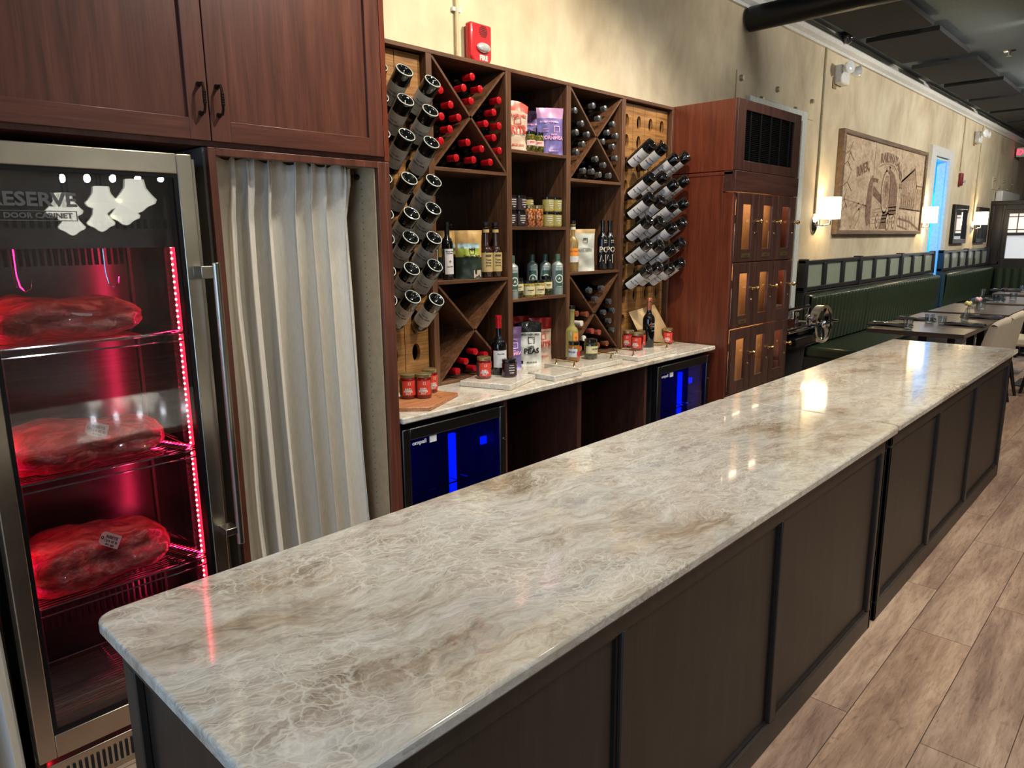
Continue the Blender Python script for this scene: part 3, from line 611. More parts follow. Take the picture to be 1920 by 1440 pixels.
m.build('led_beads', ledc, st)
for lx, tx in ((.985, .2), (.432, 1.2)): lamp('red_strip_light', 'AREA', (lx, FY+.15, 1.0), 2.4, (1, .010, .10), (tx, FY+.32, 1.0), shape='RECTANGLE', size=.02, size_y=1.7)
b('led_strip', MB().box(.418, .428, FY+.105, FY+.117, .14, 1.88), led)
for sx_ in (.965, .53): b('shelf_standard', MB().box(sx_, sx_+.01, 2.845, 2.858, .14, 1.9), P('standard_metal', col(150, 145, 145), .3, .9))
for z in (1.395, .985, .58, .20):
    m = MB(); y0, y1 = FY+.1, 2.84
    m.tube([(.425, y0, z), (1.0, y0, z)], .0035, 6).tube([(.425, y0, z-.025), (1.0, y0, z-.025)], .003, 6).tube([(.425, y1, z), (1.0, y1, z)], .0035, 6)
    for k in range(22): y = y0+.012+k*(y1-y0-.02)/22; m.tube([(.425, y, z+.003), (1.0, y, z+.003)], .0024, 5)
    for x in (.43, .71, .995): m.tube([(x, y0, z-.003), (x, y1, z-.003)], .003, 6)
    b('wire_shelf', m, chrome)
for x, y in ((.565, 2.62), (.815, 2.62), (.47, 2.62)):
    m = MB().tube([(x, y, 1.73), (x, y, 1.60), (x+.004, y-.005, 1.565), (x+.016, y-.01, 1.55), (x+.03, y-.01, 1.56), (x+.034, y-.01, 1.585)], .0028, 6)
    k = m.build('meat_hook', chrome); tag(k, 'thin steel hook hanging in the red fridge, %s' % {.565: 'the middle one', .815: 'the right one', .47: 'by the left edge'}[x], 'hook', 'hooks in the fridge')
def beef_mat():
    t = NT('aged_beef'); n = t.noise(t.coords((1, 1.6, 2.2)), 9, 8, .65, 1.4); n2 = t.noise(t.coords((3, 3, 3)), 6, 5, .6)
    c = t.ramp(n, [(.3, col(96, 26, 26)), (.48, col(164, 66, 56)), (.62, col(200, 126, 104)), (.8, col(214, 166, 140))])
    t.link(c, t.b.inputs['Base Color']); t.b.inputs['Roughness'].default_value = .4; t.b.inputs['Coat Weight'].default_value = .3; t.bump(n2, .8, .02); return t.m
beef = beef_mat()
from mathutils import noise as mnoise
def beef_slab(z, x0, x1, hgt, lab, seed, ytilt=.0):
    def fn(u, v):
        a = v*2*math.pi; q = u*2-1
        env = max(0, 1-abs(q)**5)**.5; 
        cx = x0+(x1-x0)*u; ry = .135*env+.001; rz = hgt/2*env*(1-.25*u)+.001
        n_ = mnoise.noise(Vector((cx*6+seed, math.cos(a)*1.5, math.sin(a)*1.5)))*.30+mnoise.noise(Vector((cx*18, math.cos(a)*4+seed, math.sin(a)*4)))*.13
        c_, s_ = math.cos(a), math.sin(a); rr = 1+n_*env
        zz = z+hgt*.42+rz*rr*s_
        return (cx+.02*n_, 2.60+ry*rr*c_*1.2, max(z+.0045, zz))
    o = MB().grid(fn, 60, 40).build('beef_slab', beef, None, ang=180, weld=True); tag(o, lab, 'meat', 'aged beef in the fridge'); return o
beef_slab(1.398, .30+.13, .89, .15, 'long slab of aged beef on the top wire shelf of the fridge', 1)
beef_slab(.988, .43, .92, .16, 'long slab of aged beef on the middle wire shelf of the fridge', 5)
beef_slab(.583, .43, .90, .19, 'thick slab of aged beef on the lower wire shelf of the fridge', 9)
tagm = P('manila_tag', col(222, 196, 176), .7)
for px, py, Y, a, lab in ((150, 600, FY+.09, 8, 'small paper tag hanging at the beef on the top fridge shelf'), (180, 805, FY+.09, 25, 'small handwritten paper tag at the beef on the middle fridge shelf'), (205, 1012, FY+.09, 35, 'small handwritten paper tag at the beef on the lower fridge shelf')):
    p = at(px, py, y=Y); o = thing('paper_tag', lab, 'tag', tuple(p), 'paper tags on the beef')
    M_ = Matrix.Rotation(R(a), 4, 'Y')@Matrix.Rotation(R(-18), 4, 'X')
    MB().prism([(-.03, -.014), (-.02, -.022), (.035, -.022), (.035, .022), (-.02, .022), (-.03, .014)], -.0006, .0006, 'y').xf(M_).build('card', tagm, o)
    m = MB(); text(m, 'RIBEYE', .013, .006, .008, -.0006, .02); text(m, '12/4 45 lb', .011, .006, -.005, -.0006, .02); text(m, 'dry age', .010, .006, -.015, -.0006, .02); m.xf(M_).build('handwriting', P('pen_ink', col(60, 30, 60), .7), o, smooth=False)
    MB().lathe([(.0025, 0), (.005, 0)], 10, M=M_@T(-.023, -.001, 0)@Matrix.Rotation(R(90), 4, 'X')).build('eyelet', brass, o, smooth=False)

# ---------------------------------------------------------------- back counter
BZ = .93
tag(slab('back_countertop', 1.874, 4.715, 2.435, 3.18, BZ-.03, BZ, .008, quartz), 'long grey veined stone countertop under the wine shelving', 'countertop')
o = thing('back_counter_base', 'dark open base cabinet under the back stone countertop', 'cabinet', (3.2, 2.46, 0)); b = PO(o)
dk = P('base_dark', col(16, 12, 11), .85)  # near black colour puts the niche shade into the boards
b('divider', MB().box(2.545, 2.57, 2.47, 3.15, 0, .899), cherry); b('divider', MB().box(3.152, 3.19, 2.47, 3.15, 0, .899), mahog); b('divider', MB().box(3.848, 3.876, 2.47, 3.15, 0, .899), mahog)
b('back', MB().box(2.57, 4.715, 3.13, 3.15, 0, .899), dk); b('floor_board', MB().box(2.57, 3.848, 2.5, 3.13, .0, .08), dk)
blue_led = P('blue_led', col(30, 50, 255), .4, emit=(.0, .015, 1, 1), es=2.2)
def wine_fridge(x0, x1, lab, side):
    o = thing('undercounter_fridge', lab, 'fridge', (x0, 2.45, 0), 'undercounter wine fridges'); b = PO(o); y = 2.445
    b('body', MB().box(x0, x0+.02, y+.05, 3.1, .02, .87).box(x1-.02, x1, y+.05, 3.1, .02, .87).box(x0+.02, x1-.02, 3.08, 3.1, .02, .87).box(x0+.02, x1-.02, y+.05, 3.08, .85, .87).box(x0+.02, x1-.02, y+.05, 3.08, .02, .12), blackmat)
    inner = P('blue_liner', col(50, 60, 90), .4)
    b('liner', MB().box(x0+.02, x1-.02, 2.9, 2.91, .12, .85).box(x1-.03, x1-.02, y+.06, 2.9, .12, .85).box(x0+.02, x0+.03, y+.06, 2.9, .12, .85), inner)
    d = b('door', ring(MB(), x0+.004, x1-.004, .07, .872, .042, y-.0, y+.045, .055, .06), dark_steel, bevel=.005)
    MB().box(x0+.046, x1-.046, y+.012, y+.016, .13, .817).build('glass', thin_glass('dark_pane', (.45, .48, .62, 1), 1.2), d)
    MB().lathe([(0, 0), (.006, 0), (.006, .004), (0, .005)], 10, M=T(x1-.02, y, .70)@Matrix.Rotation(R(90), 4, 'X')).build('lock', chrome, d)
    m = MB(); text(m, 'ompall', .026, x0+.105, .796, y+.0115, .03, sx=1.2, slope=.0); m.box(x0+.165, x0+.205, y+.008, y+.0115, .782, .812); m.build('logo', P('logo_white', col(225, 225, 225), .5), d, smooth=False)
    bx0 = 2.295 if side == 0 else 4.515; b('light_bar', MB().box(bx0, bx0+.035, 2.6, 2.62, .16, .74), blue_led)
    dx_ = 2.50 if side == 0 else 4.605; b('display', MB().box(dx_-.04, dx_, 2.55, 2.56, .66, .70), blue_led)  # glowing square drawn in place of a display's reflection
    for z in (.32, .52): 
        m = MB(); m.tube([(x0+.03, 2.53, z), (x1-.03, 2.53, z)], .004, 6)
        for k in range(9): m.tube([(x0+.05+k*(x1-x0-.1)/8, 2.53, z), (x0+.05+k*(x1-x0-.1)/8, 2.59, z)], .002, 5)
        b('wire_shelf', m, chrome)
    l = lamp('blue_light', 'AREA', (x0+.3, 2.66, .84), 2.5 if side else 1.2, (.01, .02, 1), (x0+.3, 2.7, 0), size=.2)
    return o
wine_fridge(1.874, 2.54, 'undercounter wine fridge with blue light next to the curtained cabinet', 0)
wine_fridge(3.965, 4.66, 'undercounter wine fridge with blue light at the right end of counter', 1)

# ---------------------------------------------------------------- wine shelving (hutch)
HY, HB, HT = 2.85, 3.2, 2.61
o = thing('wine_shelving', 'large walnut wine shelving unit with cubbies and X racks on the counter', 'shelving', (3.3, HY, BZ)); b = PO(o); hut = o
for x0, x1 in ((1.876, 1.9), (2.422, 2.458), (2.985, 3.025), (3.511, 3.551), (4.09, 4.128), (4.708, 4.732)):
    b('upright', MB().box(x0, x1, HY, HB, BZ, HT-.02), walnut, bevel=.0015)
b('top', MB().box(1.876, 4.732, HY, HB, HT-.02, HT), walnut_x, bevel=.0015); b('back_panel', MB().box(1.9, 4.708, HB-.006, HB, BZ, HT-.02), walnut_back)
for x0, x1, z in ((2.458, 2.985, 2.060), (2.458, 2.985, 1.484), (2.458, 2.985, BZ+.018), (3.025, 3.511, 2.190), (3.025, 3.511, 1.768), (3.025, 3.511, 1.354), (3.551, 4.09, 2.060), (3.551, 4.09, 1.487), (3.551, 4.09, BZ+.018)):
    b('shelf', MB().box(x0, x1, HY, HB-.006, z-.018, z), walnut_x, bevel=.0012)
def xrack(x0, x1, z0, z1):
    for s_ in (0, 1):
        a = Vector((x0, z0 if s_ else z1)); c = Vector((x1, z1 if s_ else z0)); d_ = (c-a).normalized(); n_ = Vector((-d_.y, d_.x))*.006
        hz = .006/abs(d_.x); hx = .006/abs(d_.y)
        sg = 1 if s_ else -1
        poly = [(a.x, a.y+sg*hz), (a.x, a.y), (a.x+hx, a.y), (c.x, c.y-sg*hz), (c.x, c.y), (c.x-hx, c.y)]
        b('cross_brace', MB().prism(poly, HY+.006+.0*s_, HB-.006, 'y'), walnut)
xrack(2.458, 2.985, 2.060, HT-.02); xrack(2.458, 2.985, BZ+.018, 1.466); xrack(3.551, 4.09, 2.060, HT-.02); xrack(3.551, 4.09, BZ+.018, 1.469)
# riddling boards: planks with oval holes
RY = 2.885; HR = [1.125, 1.30, 1.448, 1.596, 1.744, 1.892, 2.04, 2.188, 2.336, 2.465]
def plank(x0, x1, cx, z0, z1, mat_):
    m = MB(); th = .022; zs = [z0]+[(a+c)/2 for a, c in zip(HR, HR[1:])]+[z1]; n = 24
    for k, hz in enumerate(HR):
        a, c = zs[k], zs[k+1]; el = []; sq = []
        for i in range(n):
            q = 2*math.pi*i/n; cx_, sz_ = math.cos(q), math.sin(q); el.append((cx+.026*cx_, hz+.046*sz_*(1 if sz_ > 0 else 1.1)))
            s_ = 1/max(abs(cx_), abs(sz_)); ux, uz = cx_*s_, sz_*s_
            sq.append((cx+(ux*(x1-cx) if ux > 0 else ux*(cx-x0)), hz+(uz*(c-hz) if uz > 0 else uz*(hz-a))))
        corners_fix = []
        for y, fl in ((RY, 0), (RY+th, 1)):
            vs = [(p[0], y, p[1]) for p in el]+[(p[0], y, p[1]) for p in sq]
            fs = [(i, (i+1) % n, n+(i+1) % n, n+i) for i in range(n)]
            m.add(vs, [f if not fl else f[::-1] for f in fs])
        m.add([(p[0], RY, p[1]) for p in el]+[(p[0], RY+th, p[1]+.004) for p in el], [(i, n+i, n+(i+1) % n, (i+1) % n) for i in range(n)])
    m.box(x0, x0+.0005, RY, RY+th, z0, z1).box(x1-.0005, x1, RY, RY+th, z0, z1)
    b('drilled_plank', m, mat_)
cols_R = [4.190, 4.3345, 4.479, 4.6235]; cols_L = [2.036, 2.181, 2.326]
for cx in cols_R: plank(cx-.071, cx+.071, cx, BZ+.002, HT-.03, oak)
for cx in cols_L: plank(cx-.071, cx+.071 if cx < 2.3 else cx+.084, cx, BZ+.002, HT-.03, oak)
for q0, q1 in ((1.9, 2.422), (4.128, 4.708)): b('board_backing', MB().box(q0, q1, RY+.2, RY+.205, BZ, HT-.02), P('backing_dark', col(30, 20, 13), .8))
# ---------------------------------------------------------------- bottles, jars, bags
def bottle_proto(name, kind, glass, caps=None, L=.325, r=.0415, neck=.0155, shoulder=.60, label=None, text_=None, half=75, phi=0, lz=(.14, .56), stopper=None, band=None, ink_=None, caplen=.17):
    o = bpy.data.objects.new(name, None); C.objects.link(o); o.empty_display_size = .04
    zs = L*shoulder; zn = L*(shoulder+.14); capr = neck+.0012
    prof = [(0, .022), (r*.35, .018), (r*.62, .006), (r*.80, 0), (r*.93, .001), (r, .007), (r, zs), (r*.96, zs+.012), (r*.78, zs+.028), (r*.5, zn-.006), (neck+.001, zn+.008), (neck, zn+.02), (neck, L-.03)]
    prof += [(neck, L-.012), (neck+.002, L-.010), (neck+.002, L-.002), (neck, L), (0, L)]
    MB().lathe(prof, 28).build('bottle_glass', glass, o, ang=50)
    if caps:
        c0 = L*(1-caplen); MB().lathe([(capr, c0), (capr, L-.018), (capr+.0018, L-.016), (capr+.0018, L+.0005), (capr, L+.0015), (0, L+.0015)], 24).build('foil_capsule', caps, o, ang=40)
    if stopper: MB().lathe([(neck*.9, L), (neck*1.25, L+.002), (neck*1.25, L+.018), (neck*.9, L+.022), (0, L+.024)], 18).build('stopper', stopper, o)
    if band: MB().lathe([(neck+.002, L-.035), (neck+.002, L-.018)], 20).build('neck_band', band, o)
    if label:
        z0, z1 = L*lz[0], L*lz[1]; lb = cylpatch(MB(), r, z0, z1, half, phi).build('paper_label', label, o)
        if text_:
            m = MB()
            for s_, fz, sz in text_: text(m, s_, sz, 0, z0+(z1-z0)*fz, 0, .02, bend=r+.0004, phi=phi)
            m.build('label_print', ink_ or ink, lb, smooth=False)
    return o
foilred = P('red_foil', col(196, 22, 34), .28, .3, .3); foilsil = P('silver_foil', col(150, 156, 160), .25, .85); foilcop = P('copper_foil', col(200, 120, 90), .25, .7)
foilblk = P('black_foil', col(18, 18, 22), .3, .2, .3); foilwht = P('white_foil', col(222, 218, 210), .35); foilpink = P('rose_foil', col(205, 105, 95), .3, .6)
def Mdir(base, d, front):     # bottle frame: +Z along d, label (-Y) turned towards front
    z = Vector(d).normalized(); yv = -Vector(front); yv = (yv-z*yv.dot(z)).normalized(); x = yv.cross(z); return frame_axes(base, x, yv, z)
protos = []
def use(proto, M, label, cat='bottle', group=None, _u=set()):
    if proto not in _u:
        _u.add(proto); KIDS[proto] = kids(proto)
        for c in list(KIDS[proto]): KIDS[c] = kids(c)
        proto.matrix_world = M; return tag(proto, label, cat, group)
    c = copy_tree(proto, M, label, group); c['category'] = cat
    return c
ordn = ['first', 'second', 'third', 'fourth', 'fifth', 'sixth', 'seventh', 'eighth', 'ninth', 'tenth']
# X racks
XA = [(2.748, 2.529, 't'), (2.686, 2.466, 't'), (2.805, 2.476, 't'), (2.526, 2.434, 'l'), (2.737, 2.408, 't'), (2.592, 2.372, 'l'), (2.946, 2.437, 'r'), (2.905, 2.371, 'r'), (2.528, 2.308, 'l'), (2.646, 2.316, 'l'), (2.843, 2.306, 'r'), (2.946, 2.305, 'r'), (2.583, 2.253, 'l'), (2.903, 2.24, 'r'), (2.52, 2.189, 'l'), (2.707, 2.198, 'b'), (2.808, 2.174, 'b'), (2.946, 2.175, 'r'), (2.623, 2.114, 'b'), (2.747, 2.113, 'b'), (2.873, 2.109, 'b')]
XB = [(3.615, 2.462, 'l'), (3.796, 2.512, 't'), (3.922, 2.51, 't'), (3.684, 2.394, 'l'), (3.859, 2.443, 't'), (4.015, 2.424, 'r'), (3.631, 2.337, 'l'), (3.745, 2.335, 'l'), (3.956, 2.367, 'r'), (4.052, 2.355, 'r'), (3.697, 2.273, 'l'), (3.906, 2.307, 'r'), (4.018, 2.285, 'r'), (3.637, 2.22, 'l'), (3.835, 2.194, 'b'), (3.921, 2.162, 'b'), (4.052, 2.214, 'r'), (3.709, 2.115, 'b'), (3.797, 2.115, 'b'), (3.874, 2.1, 'b'), (3.984, 2.1, 'b')]
XC = [(2.732, 1.081, 'b'), (2.812, 1.054, 'b'), (2.659, 1.035, 'b'), (2.729, .986, 'b'), (2.596, .988, 'b'), (2.946, 1.075, 'r')]
XD = [(3.788, 1.36, 't', 0), (3.92, 1.369, 't', 0), (3.85, 1.301, 't', 0), (4.009, 1.275, 'r', 0), (3.947, 1.205, 'r', 0), (4.052, 1.209, 'r', 0), (4.012, 1.141, 'r', 0), (4.052, 1.074, 'r', 0), (3.754, 1.208, 'l', 1), (3.649, 1.22, 'l', 1), (3.695, 1.152, 'l', 2), (3.893, 1.074, 'b', 3), (3.816, 1.09, 'b', 3), (3.725, 1.051, 'b', 2), (3.682, .988, 'b', 3), (3.88, .988, 'b', 1), (3.983, .988, 'b', 1)]
pr_red = bottle_proto('wine_bottle', 'r', bottle_glass, foilred, r=.0375, caplen=.19)
pr_sil = bottle_proto('wine_bottle', 's', bottle_glass, foilsil, r=.0375, caplen=.10)
pr_cop = bottle_proto('wine_bottle', 'c', bottle_glass, foilcop, r=.0375, caplen=.15)
pr_wht = bottle_proto('wine_bottle', 'w', P('green_bottle_glass', col(40, 48, 30), .05, 0, .5), foilwht, r=.0375, caplen=.17)
pr_pnk = bottle_proto('wine_bottle', 'p', bottle_glass, foilpink, r=.0375, caplen=.15)
WN = {'t': 'top', 'l': 'left', 'r': 'right', 'b': 'bottom'}
def fill(pts, rack, protos_, names, group):
    cnt = {}
    order = sorted(range(len(pts)), key=lambda i: (pts[i][2], -round(pts[i][1], 2), pts[i][0]))
    for i in order:
        p = pts[i]; k = p[3] if len(p) > 3 else 0; key = (p[2],); cnt[key] = cnt.get(key, 0)+1
        lab = '%s capped wine bottle in the %s X rack, %s wedge, %s from the top' % (names[k], rack, WN[p[2]], ordn[cnt[key]-1])
        M = Mdir((p[0], 3.19, p[1]), (0, -1, 0), (0, 0, 1))@RZ((i*37) % 360)
        use(protos_[k], M, lab, 'bottle', group)
fill(XA, 'upper left', [pr_red], ['red'], 'red capped wine in the upper left X rack')
fill(XB, 'upper right', [pr_sil], ['silver'], 'silver capped wine in the upper right X rack')
fill(XC, 'lower left', [pr_red], ['red'], 'red capped wine in the lower left X rack')
fill(XD, 'lower right', [pr_sil, pr_cop, pr_wht, pr_pnk], ['silver', 'copper', 'white', 'rose'], 'wine in the lower right X rack')
# riddling boards: bottles pushed neck first into the holes
rb = P('rack_label', col(178, 172, 162), .7)
pr_L = bottle_proto('wine_bottle', 'L', bottle_glass, foilblk, label=rb, r=.0425, text_=[('- - -', .82, .014), ('Estate Vineyard', .52, .011), ('Red Wine', .36, .009)], half=82, lz=(.19, .53))
pr_R = bottle_proto('wine_bottle', 'R', bottle_glass, foilblk, label=P('rack_label_white', col(214, 214, 216), .65), r=.0415, text_=[('RED WINE', .62, .012), ('Vineyards', .42, .011)], half=52, phi=0, lz=(.17, .60))
def backlabel(p, phi):
    cylpatch(MB(), .0415, .05, .19, 22, phi).build('back_label', P('rack_label_white', white.diffuse_color), p)
backlabel(pr_R, 158)
MB().lathe([(.0372, .0005), (.0382, -.0016), (.0402, -.0012), (.0413, .0015), (.0400, .002), (.0385, .002), (.0372, .0005)], 28).build('base_rim', P('pale_glass_rim', col(205, 214, 208), .12, 0, .6), pr_L)  # pale ring puts the bright refraction of the glass rim into colour
L275 = [[(2.208, 2.462), (2.377, 2.438)], [(2.203, 2.334), (2.340, 2.304)], [(2.204, 2.18), (2.358, 2.159)], [(2.214, 1.983), (2.365, 1.981)], [(2.22, 1.823), (2.347, 1.849)], [(2.201, 1.711), (2.336, 1.708)], [(2.204, 1.562), (2.352, 1.573)], [(2.197, 1.426), (2.36, 1.404)]]
R275 = [[(4.281, 2.319), (4.448, 2.313), (4.628, 2.258), (4.769, 2.279)], [(4.31, 2.11), (4.469, 2.124), (4.64, 2.082), (4.765, 2.114)], [(4.314, 1.974), (4.451, 1.959), (4.64, 1.939), (4.774, 1.953)], [(4.28, 1.821), (4.44, 1.818), (4.63, 1.784), (4.746, 1.816)], [(4.288, 1.667), (4.45, 1.655), (4.611, 1.627), (4.742, 1.673)], [(4.303, 1.485), (4.439, 1.501), (4.599, 1.496), (4.748, 1.528)]]
def riddle(rows, cols, rmap, proto, yb, where, group, front, roll, colnames):
    for ri, row in enumerate(rows):
        hz = HR[rmap[ri]]
        for ci, (x, z) in enumerate(row):
            hx = cols[ci]; k = yb/2.75; bz = CAM.z+(z-CAM.z)*k; bx_ = hx+max(-.012, min(.012, x*k-hx))
            base = Vector((bx_, yb, bz)); d_ = Vector((hx, RY+.01, hz))-base
            d_.z = -(RY+.01-yb)*(.92 if where == 'left' else .66)
            M = Mdir(base, d_, front)@RZ(roll)
            n = len(row)
            lab = 'dark wine bottle stuck neck first in the %s drilled board, %s row, %s column' % (where, ordn[ri], colnames[ci])
            use(proto, M, lab, 'bottle', group)
riddle([[(2.065, z[0][1])]+z for z in L275], cols_L, [8, 7, 6, 5, 4, 3, 2, 1], pr_L, 2.70, 'left', 'wine bottles sticking out of the left board', (-.72, -.62, -.1), 0, ['left', 'middle', 'right'])
riddle(R275, cols_R, [7, 6, 5, 4, 3, 2], pr_R, 2.675, 'right', 'wine bottles sticking out of the right board', (-.75, -.5, -.5), 0, ['first', 'second', 'third', 'last'])

# ----- bags
def bag(name, w_, h_, d_, body, top, tf, lines, loc, rz, label, group=None, seed=0, crump=.012, slump=0, bands=()):
    o = thing(name, label, 'bag', loc, group); o.rotation_euler = (0, 0, R(rz))
    def ysurf(u, v, sg):
        q = u*2-1; bul = (1-abs(q)**2.6)*(.30+.70*math.cos(min(1, max(0, v-.12)/.88)*math.pi/2)**.8) if v > .0 else (1-abs(q)**6)
        n_ = mnoise.noise(Vector((u*3+seed, v*4, sg*3)))*crump*(.3+.7*bul)+mnoise.noise(Vector((u*9+seed, v*12, sg*5)))*crump*.35
        return sg*d_/2*max(.02, bul)+n_*min(1, (1-abs(q))*6)*min(1, v*12+.1)
    def pt(u, v, sg):
        q = u*2-1; ww = w_/2*(1-.05*math.sin(v*math.pi)+.02*(v > .9))
        x = q*ww; z = h_*v - slump*h_*(q**2)*v**3
        return (x, ysurf(u, v, sg)-slump*.25*h_*v**3*0, max(0, z))
    k = int(14*tf)/14 if False else tf
    for nm, a, c, mt in (('pouch', 0, k, body), ('top_band', k, 1, top)):
        m = MB()
        for sg in (-1, 1): m.grid(lambda u, v: pt(u, a+(c-a)*v, sg), 16, max(3, int(18*(c-a))), sg > 0)
        if a == 0: m.grid(lambda u, v: (pt(u, 0, -1)[0], pt(u, 0, -1)[1]*(1-v)+pt(u, 0, 1)[1]*v, 0), 16, 1, True)
        m.build(nm, mt, o, ang=60)
    for f0, f1, mt, nm in bands:
        MB().grid(lambda u, v: (lambda p: (p[0]*.97, p[1]-.002, p[2]))(pt(.07+.86*u, f0+(f1-f0)*v, -1)), 14, 5).build(nm, mt, o)
    byc = {}
    for s_, fz, sz, mt, fx in lines: byc.setdefault(mt.name, (mt, []))[1].append((s_, fz, sz, fx))
    for nme, (mt, ls) in byc.items():
        m = MB()
        for s_, fz, sz, fx in ls:
            if s_ == '#': vs = [(-sz/2, -sz/2, 0), (sz/2, -sz/2, 0), (sz/2, sz/2, 0), (-sz/2, sz/2, 0)]; fs = [(0, 1, 2, 3)]
            elif s_ == '[]':
                a = sz/2; c = a*.78; vs = [(-a, -a, 0), (a, -a, 0), (a, a, 0), (-a, a, 0), (-c, -c, 0), (c, -c, 0), (c, c, 0), (-c, c, 0)]; fs = [(0, 1, 5, 4), (1, 2, 6, 5), (2, 3, 7, 6), (3, 0, 4, 7)]
            else: vs, fs = textmesh(s_, sz, .03)
            out = []
            for a, c, e in vs:
                X = max(-w_*.47, min(w_*.47, a+fx*w_)); Z = h_*fz+c; u = X/w_+.5
                out.append((X, ysurf(min(1, max(0, u)), Z/h_, -1)-.0045-e*2, Z))
            m.add(out, fs)
        m.build('print', mt, o, smooth=False)
    return o
lil = P('lilac_foil', col(118, 108, 172), .35, .15, .2); pink = P('pink_print', col(235, 175, 215), .45); pinkt = P('pink_foil_band', col(200, 155, 198), .3, .2, .3)
crm = P('cream_pouch', col(206, 184, 166), .4, 0, .2); redp = P('red_print', col(205, 62, 52), .5); redb = P('red_foil_band', col(214, 92, 80), .35, .1, .2)
redd = P('deep_red_band', col(165, 30, 24), .3, .2, .3); greyp = P('pale_grey_pouch', col(206, 210, 208), .4, 0, .2); blk = P('black_print', col(24, 24, 24), .5); blkb = P('black_foil_band', col(22, 22, 24), .3, .1, .3)
whp = P('white_pouch', col(196, 200, 190), .45, 0, .2); tan = P('tan_band', col(196, 162, 112), .5); coffee = P('kraft_gold_pouch', col(204, 166, 104), .5, 0, .2); dgreen = P('dark_green_print', col(36, 52, 40), .5); lime = P('lime_print', col(170, 186, 70), .5); sky = P('sky_print', col(160, 196, 205), .5)
p = at(985, 283, z=2.19)
MILL = 'MARSH HEN MILL'
bag('grits_bag', .19, .275, .085, crm, redb, .80, [(MILL, .70, .020, redp, 0), ('[]', .60, .04, redp, .1), ('STONE GROUND', .50, .012, redp, .1), ('GRITS', .41, .052, redp, .02), ('_____________', .36, .016, redp, 0), ('MILLED IN S.C.', .12, .013, redp, .1)], (3.125, 2.935, 2.19), -26, 'cream and red bag of grits in the upper middle cubby', None, 1, .022, .10)
CM = [(MILL, .70, .018, pink, -.05), ('[]', .55, .045, pink, .22), ('WHITE', .43, .015, pink, .1), ('CORNMEAL', .36, .036, pink, .08), ('GRAINS', .55, .010, pink, -.2), ('NATURAL', .50, .010, pink, -.2), ('MILLED IN S.C.', .08, .012, pink, .1)]
CM2 = [(s_, fz, sz*.8, m_, fx) for s_, fz, sz, m_, fx in CM]
bag('cornmeal_bag', .165, .27, .065, lil, pinkt, .78, CM2, (3.43, 2.915, 2.19), -34, 'lilac bag of cornmeal standing in front in the upper middle cubby', 'lilac cornmeal bags', 2, .018)
bag('cornmeal_bag', .16, .27, .06, lil, pinkt, .78, CM2, (3.42, 3.06, 2.19), -28, 'lilac bag of cornmeal behind the other in the upper middle cubby', 'lilac cornmeal bags', 6, .02)
bag('cornmeal_bag', .15, .25, .07, lil, P('violet_foil_band', col(110, 84, 130), .3, .2, .3), .72, CM2, (3.10, 2.955, BZ), -38, 'lilac bag of cornmeal on the counter left of the peas bag', 'lilac cornmeal bags', 9, .02)
PL = [(MILL, .70, .021, blk, 0), ('[]', .57, .05, blk, .08), ('RICE', .44, .012, blk, .1), ('FIELD', .41, .02, blk, .05), ('PEAS', .32, .056, blk, .08), ('_____________', .27, .014, blk, .05), ('MILLED IN S.C.', .06, .013, blk, .1), ('#', .07, .022, blk, -.3)]
bag('peas_bag', .168, .268, .075, greyp, blkb, .76, [(s_, fz, sz*.83, m_, fx) for s_, fz, sz, m_, fx in PL], (3.268, 2.95, BZ), -36, 'pale grey and black bag of peas on the counter in the lower middle cubby', None, 12, .02, .05)
GL = [(MILL, .68, .015, redp, .1), ('[]', .57, .045, redp, .1), ('GRITS', .40, .056, redp, .02), ('_____________', .34, .014, redp, 0), ('MILLED IN S.C.', .12, .012, redp, .1)]
bag('grits_bag', .15, .275, .075, crm, redd, .74, [(s_, fz, sz*.8, m_, fx) for s_, fz, sz, m_, fx in GL], (3.425, 2.99, BZ), -34, 'cream and red bag of grits on the counter right of the peas bag', 'red grits bags at the counter', 15, .022)
bag('grits_bag', .16, .285, .06, crm, redd, .77, [(s_, fz, sz*.8, m_, fx) for s_, fz, sz, m_, fx in GL], (3.33, 3.10, BZ), -20, 'red topped bag of grits standing behind the peas bag', 'red grits bags at the counter', 18, .02)
bag('rice_bag', .185, .27, .065, whp, tan, .90, [('HH', .76, .022, dgreen, .1), ('[]', .73, .03, dgreen, .1), ('CAROLINA GOLD', .56, .010, greyp, .1), ('RICE GRITS', .50, .020, P('grey_ink', col(120, 122, 118), .6), .1), ('#', .20, .04, tan, -.25)], (3.80, 2.955, 1.487), -34, 'white bag of rice grits beside the orange labelled bottles', None, 21, .016)
o = bag('coffee_bag', .15, .262, .085, dgreen, coffee, .45, [('HH', .60, .024, blk, .12), ('[]', .565, .03, blk, .12), ('Geechie Boy', .47, .018, blk, .1), ('#', .10, .042, crm, .3)], (2.75, 2.925, 1.484), -38, 'gold and green bag standing in front in the left middle cubby', 'gold topped bags', 25, .02, 0, [(.46, .63, lime, 'field_picture'), (.63, .73, sky, 'sky_picture')])
o2 = bag('coffee_bag', .15, .262, .07, dgreen, coffee, .45, [('HH', .60, .02, blk, 0)], (2.735, 3.05, 1.484), -34, 'gold and green bag half hidden behind the front one', 'gold topped bags', 29, .02, 0, [(.46, .63, lime, 'field_picture'), (.63, .73, sky, 'sky_picture')])
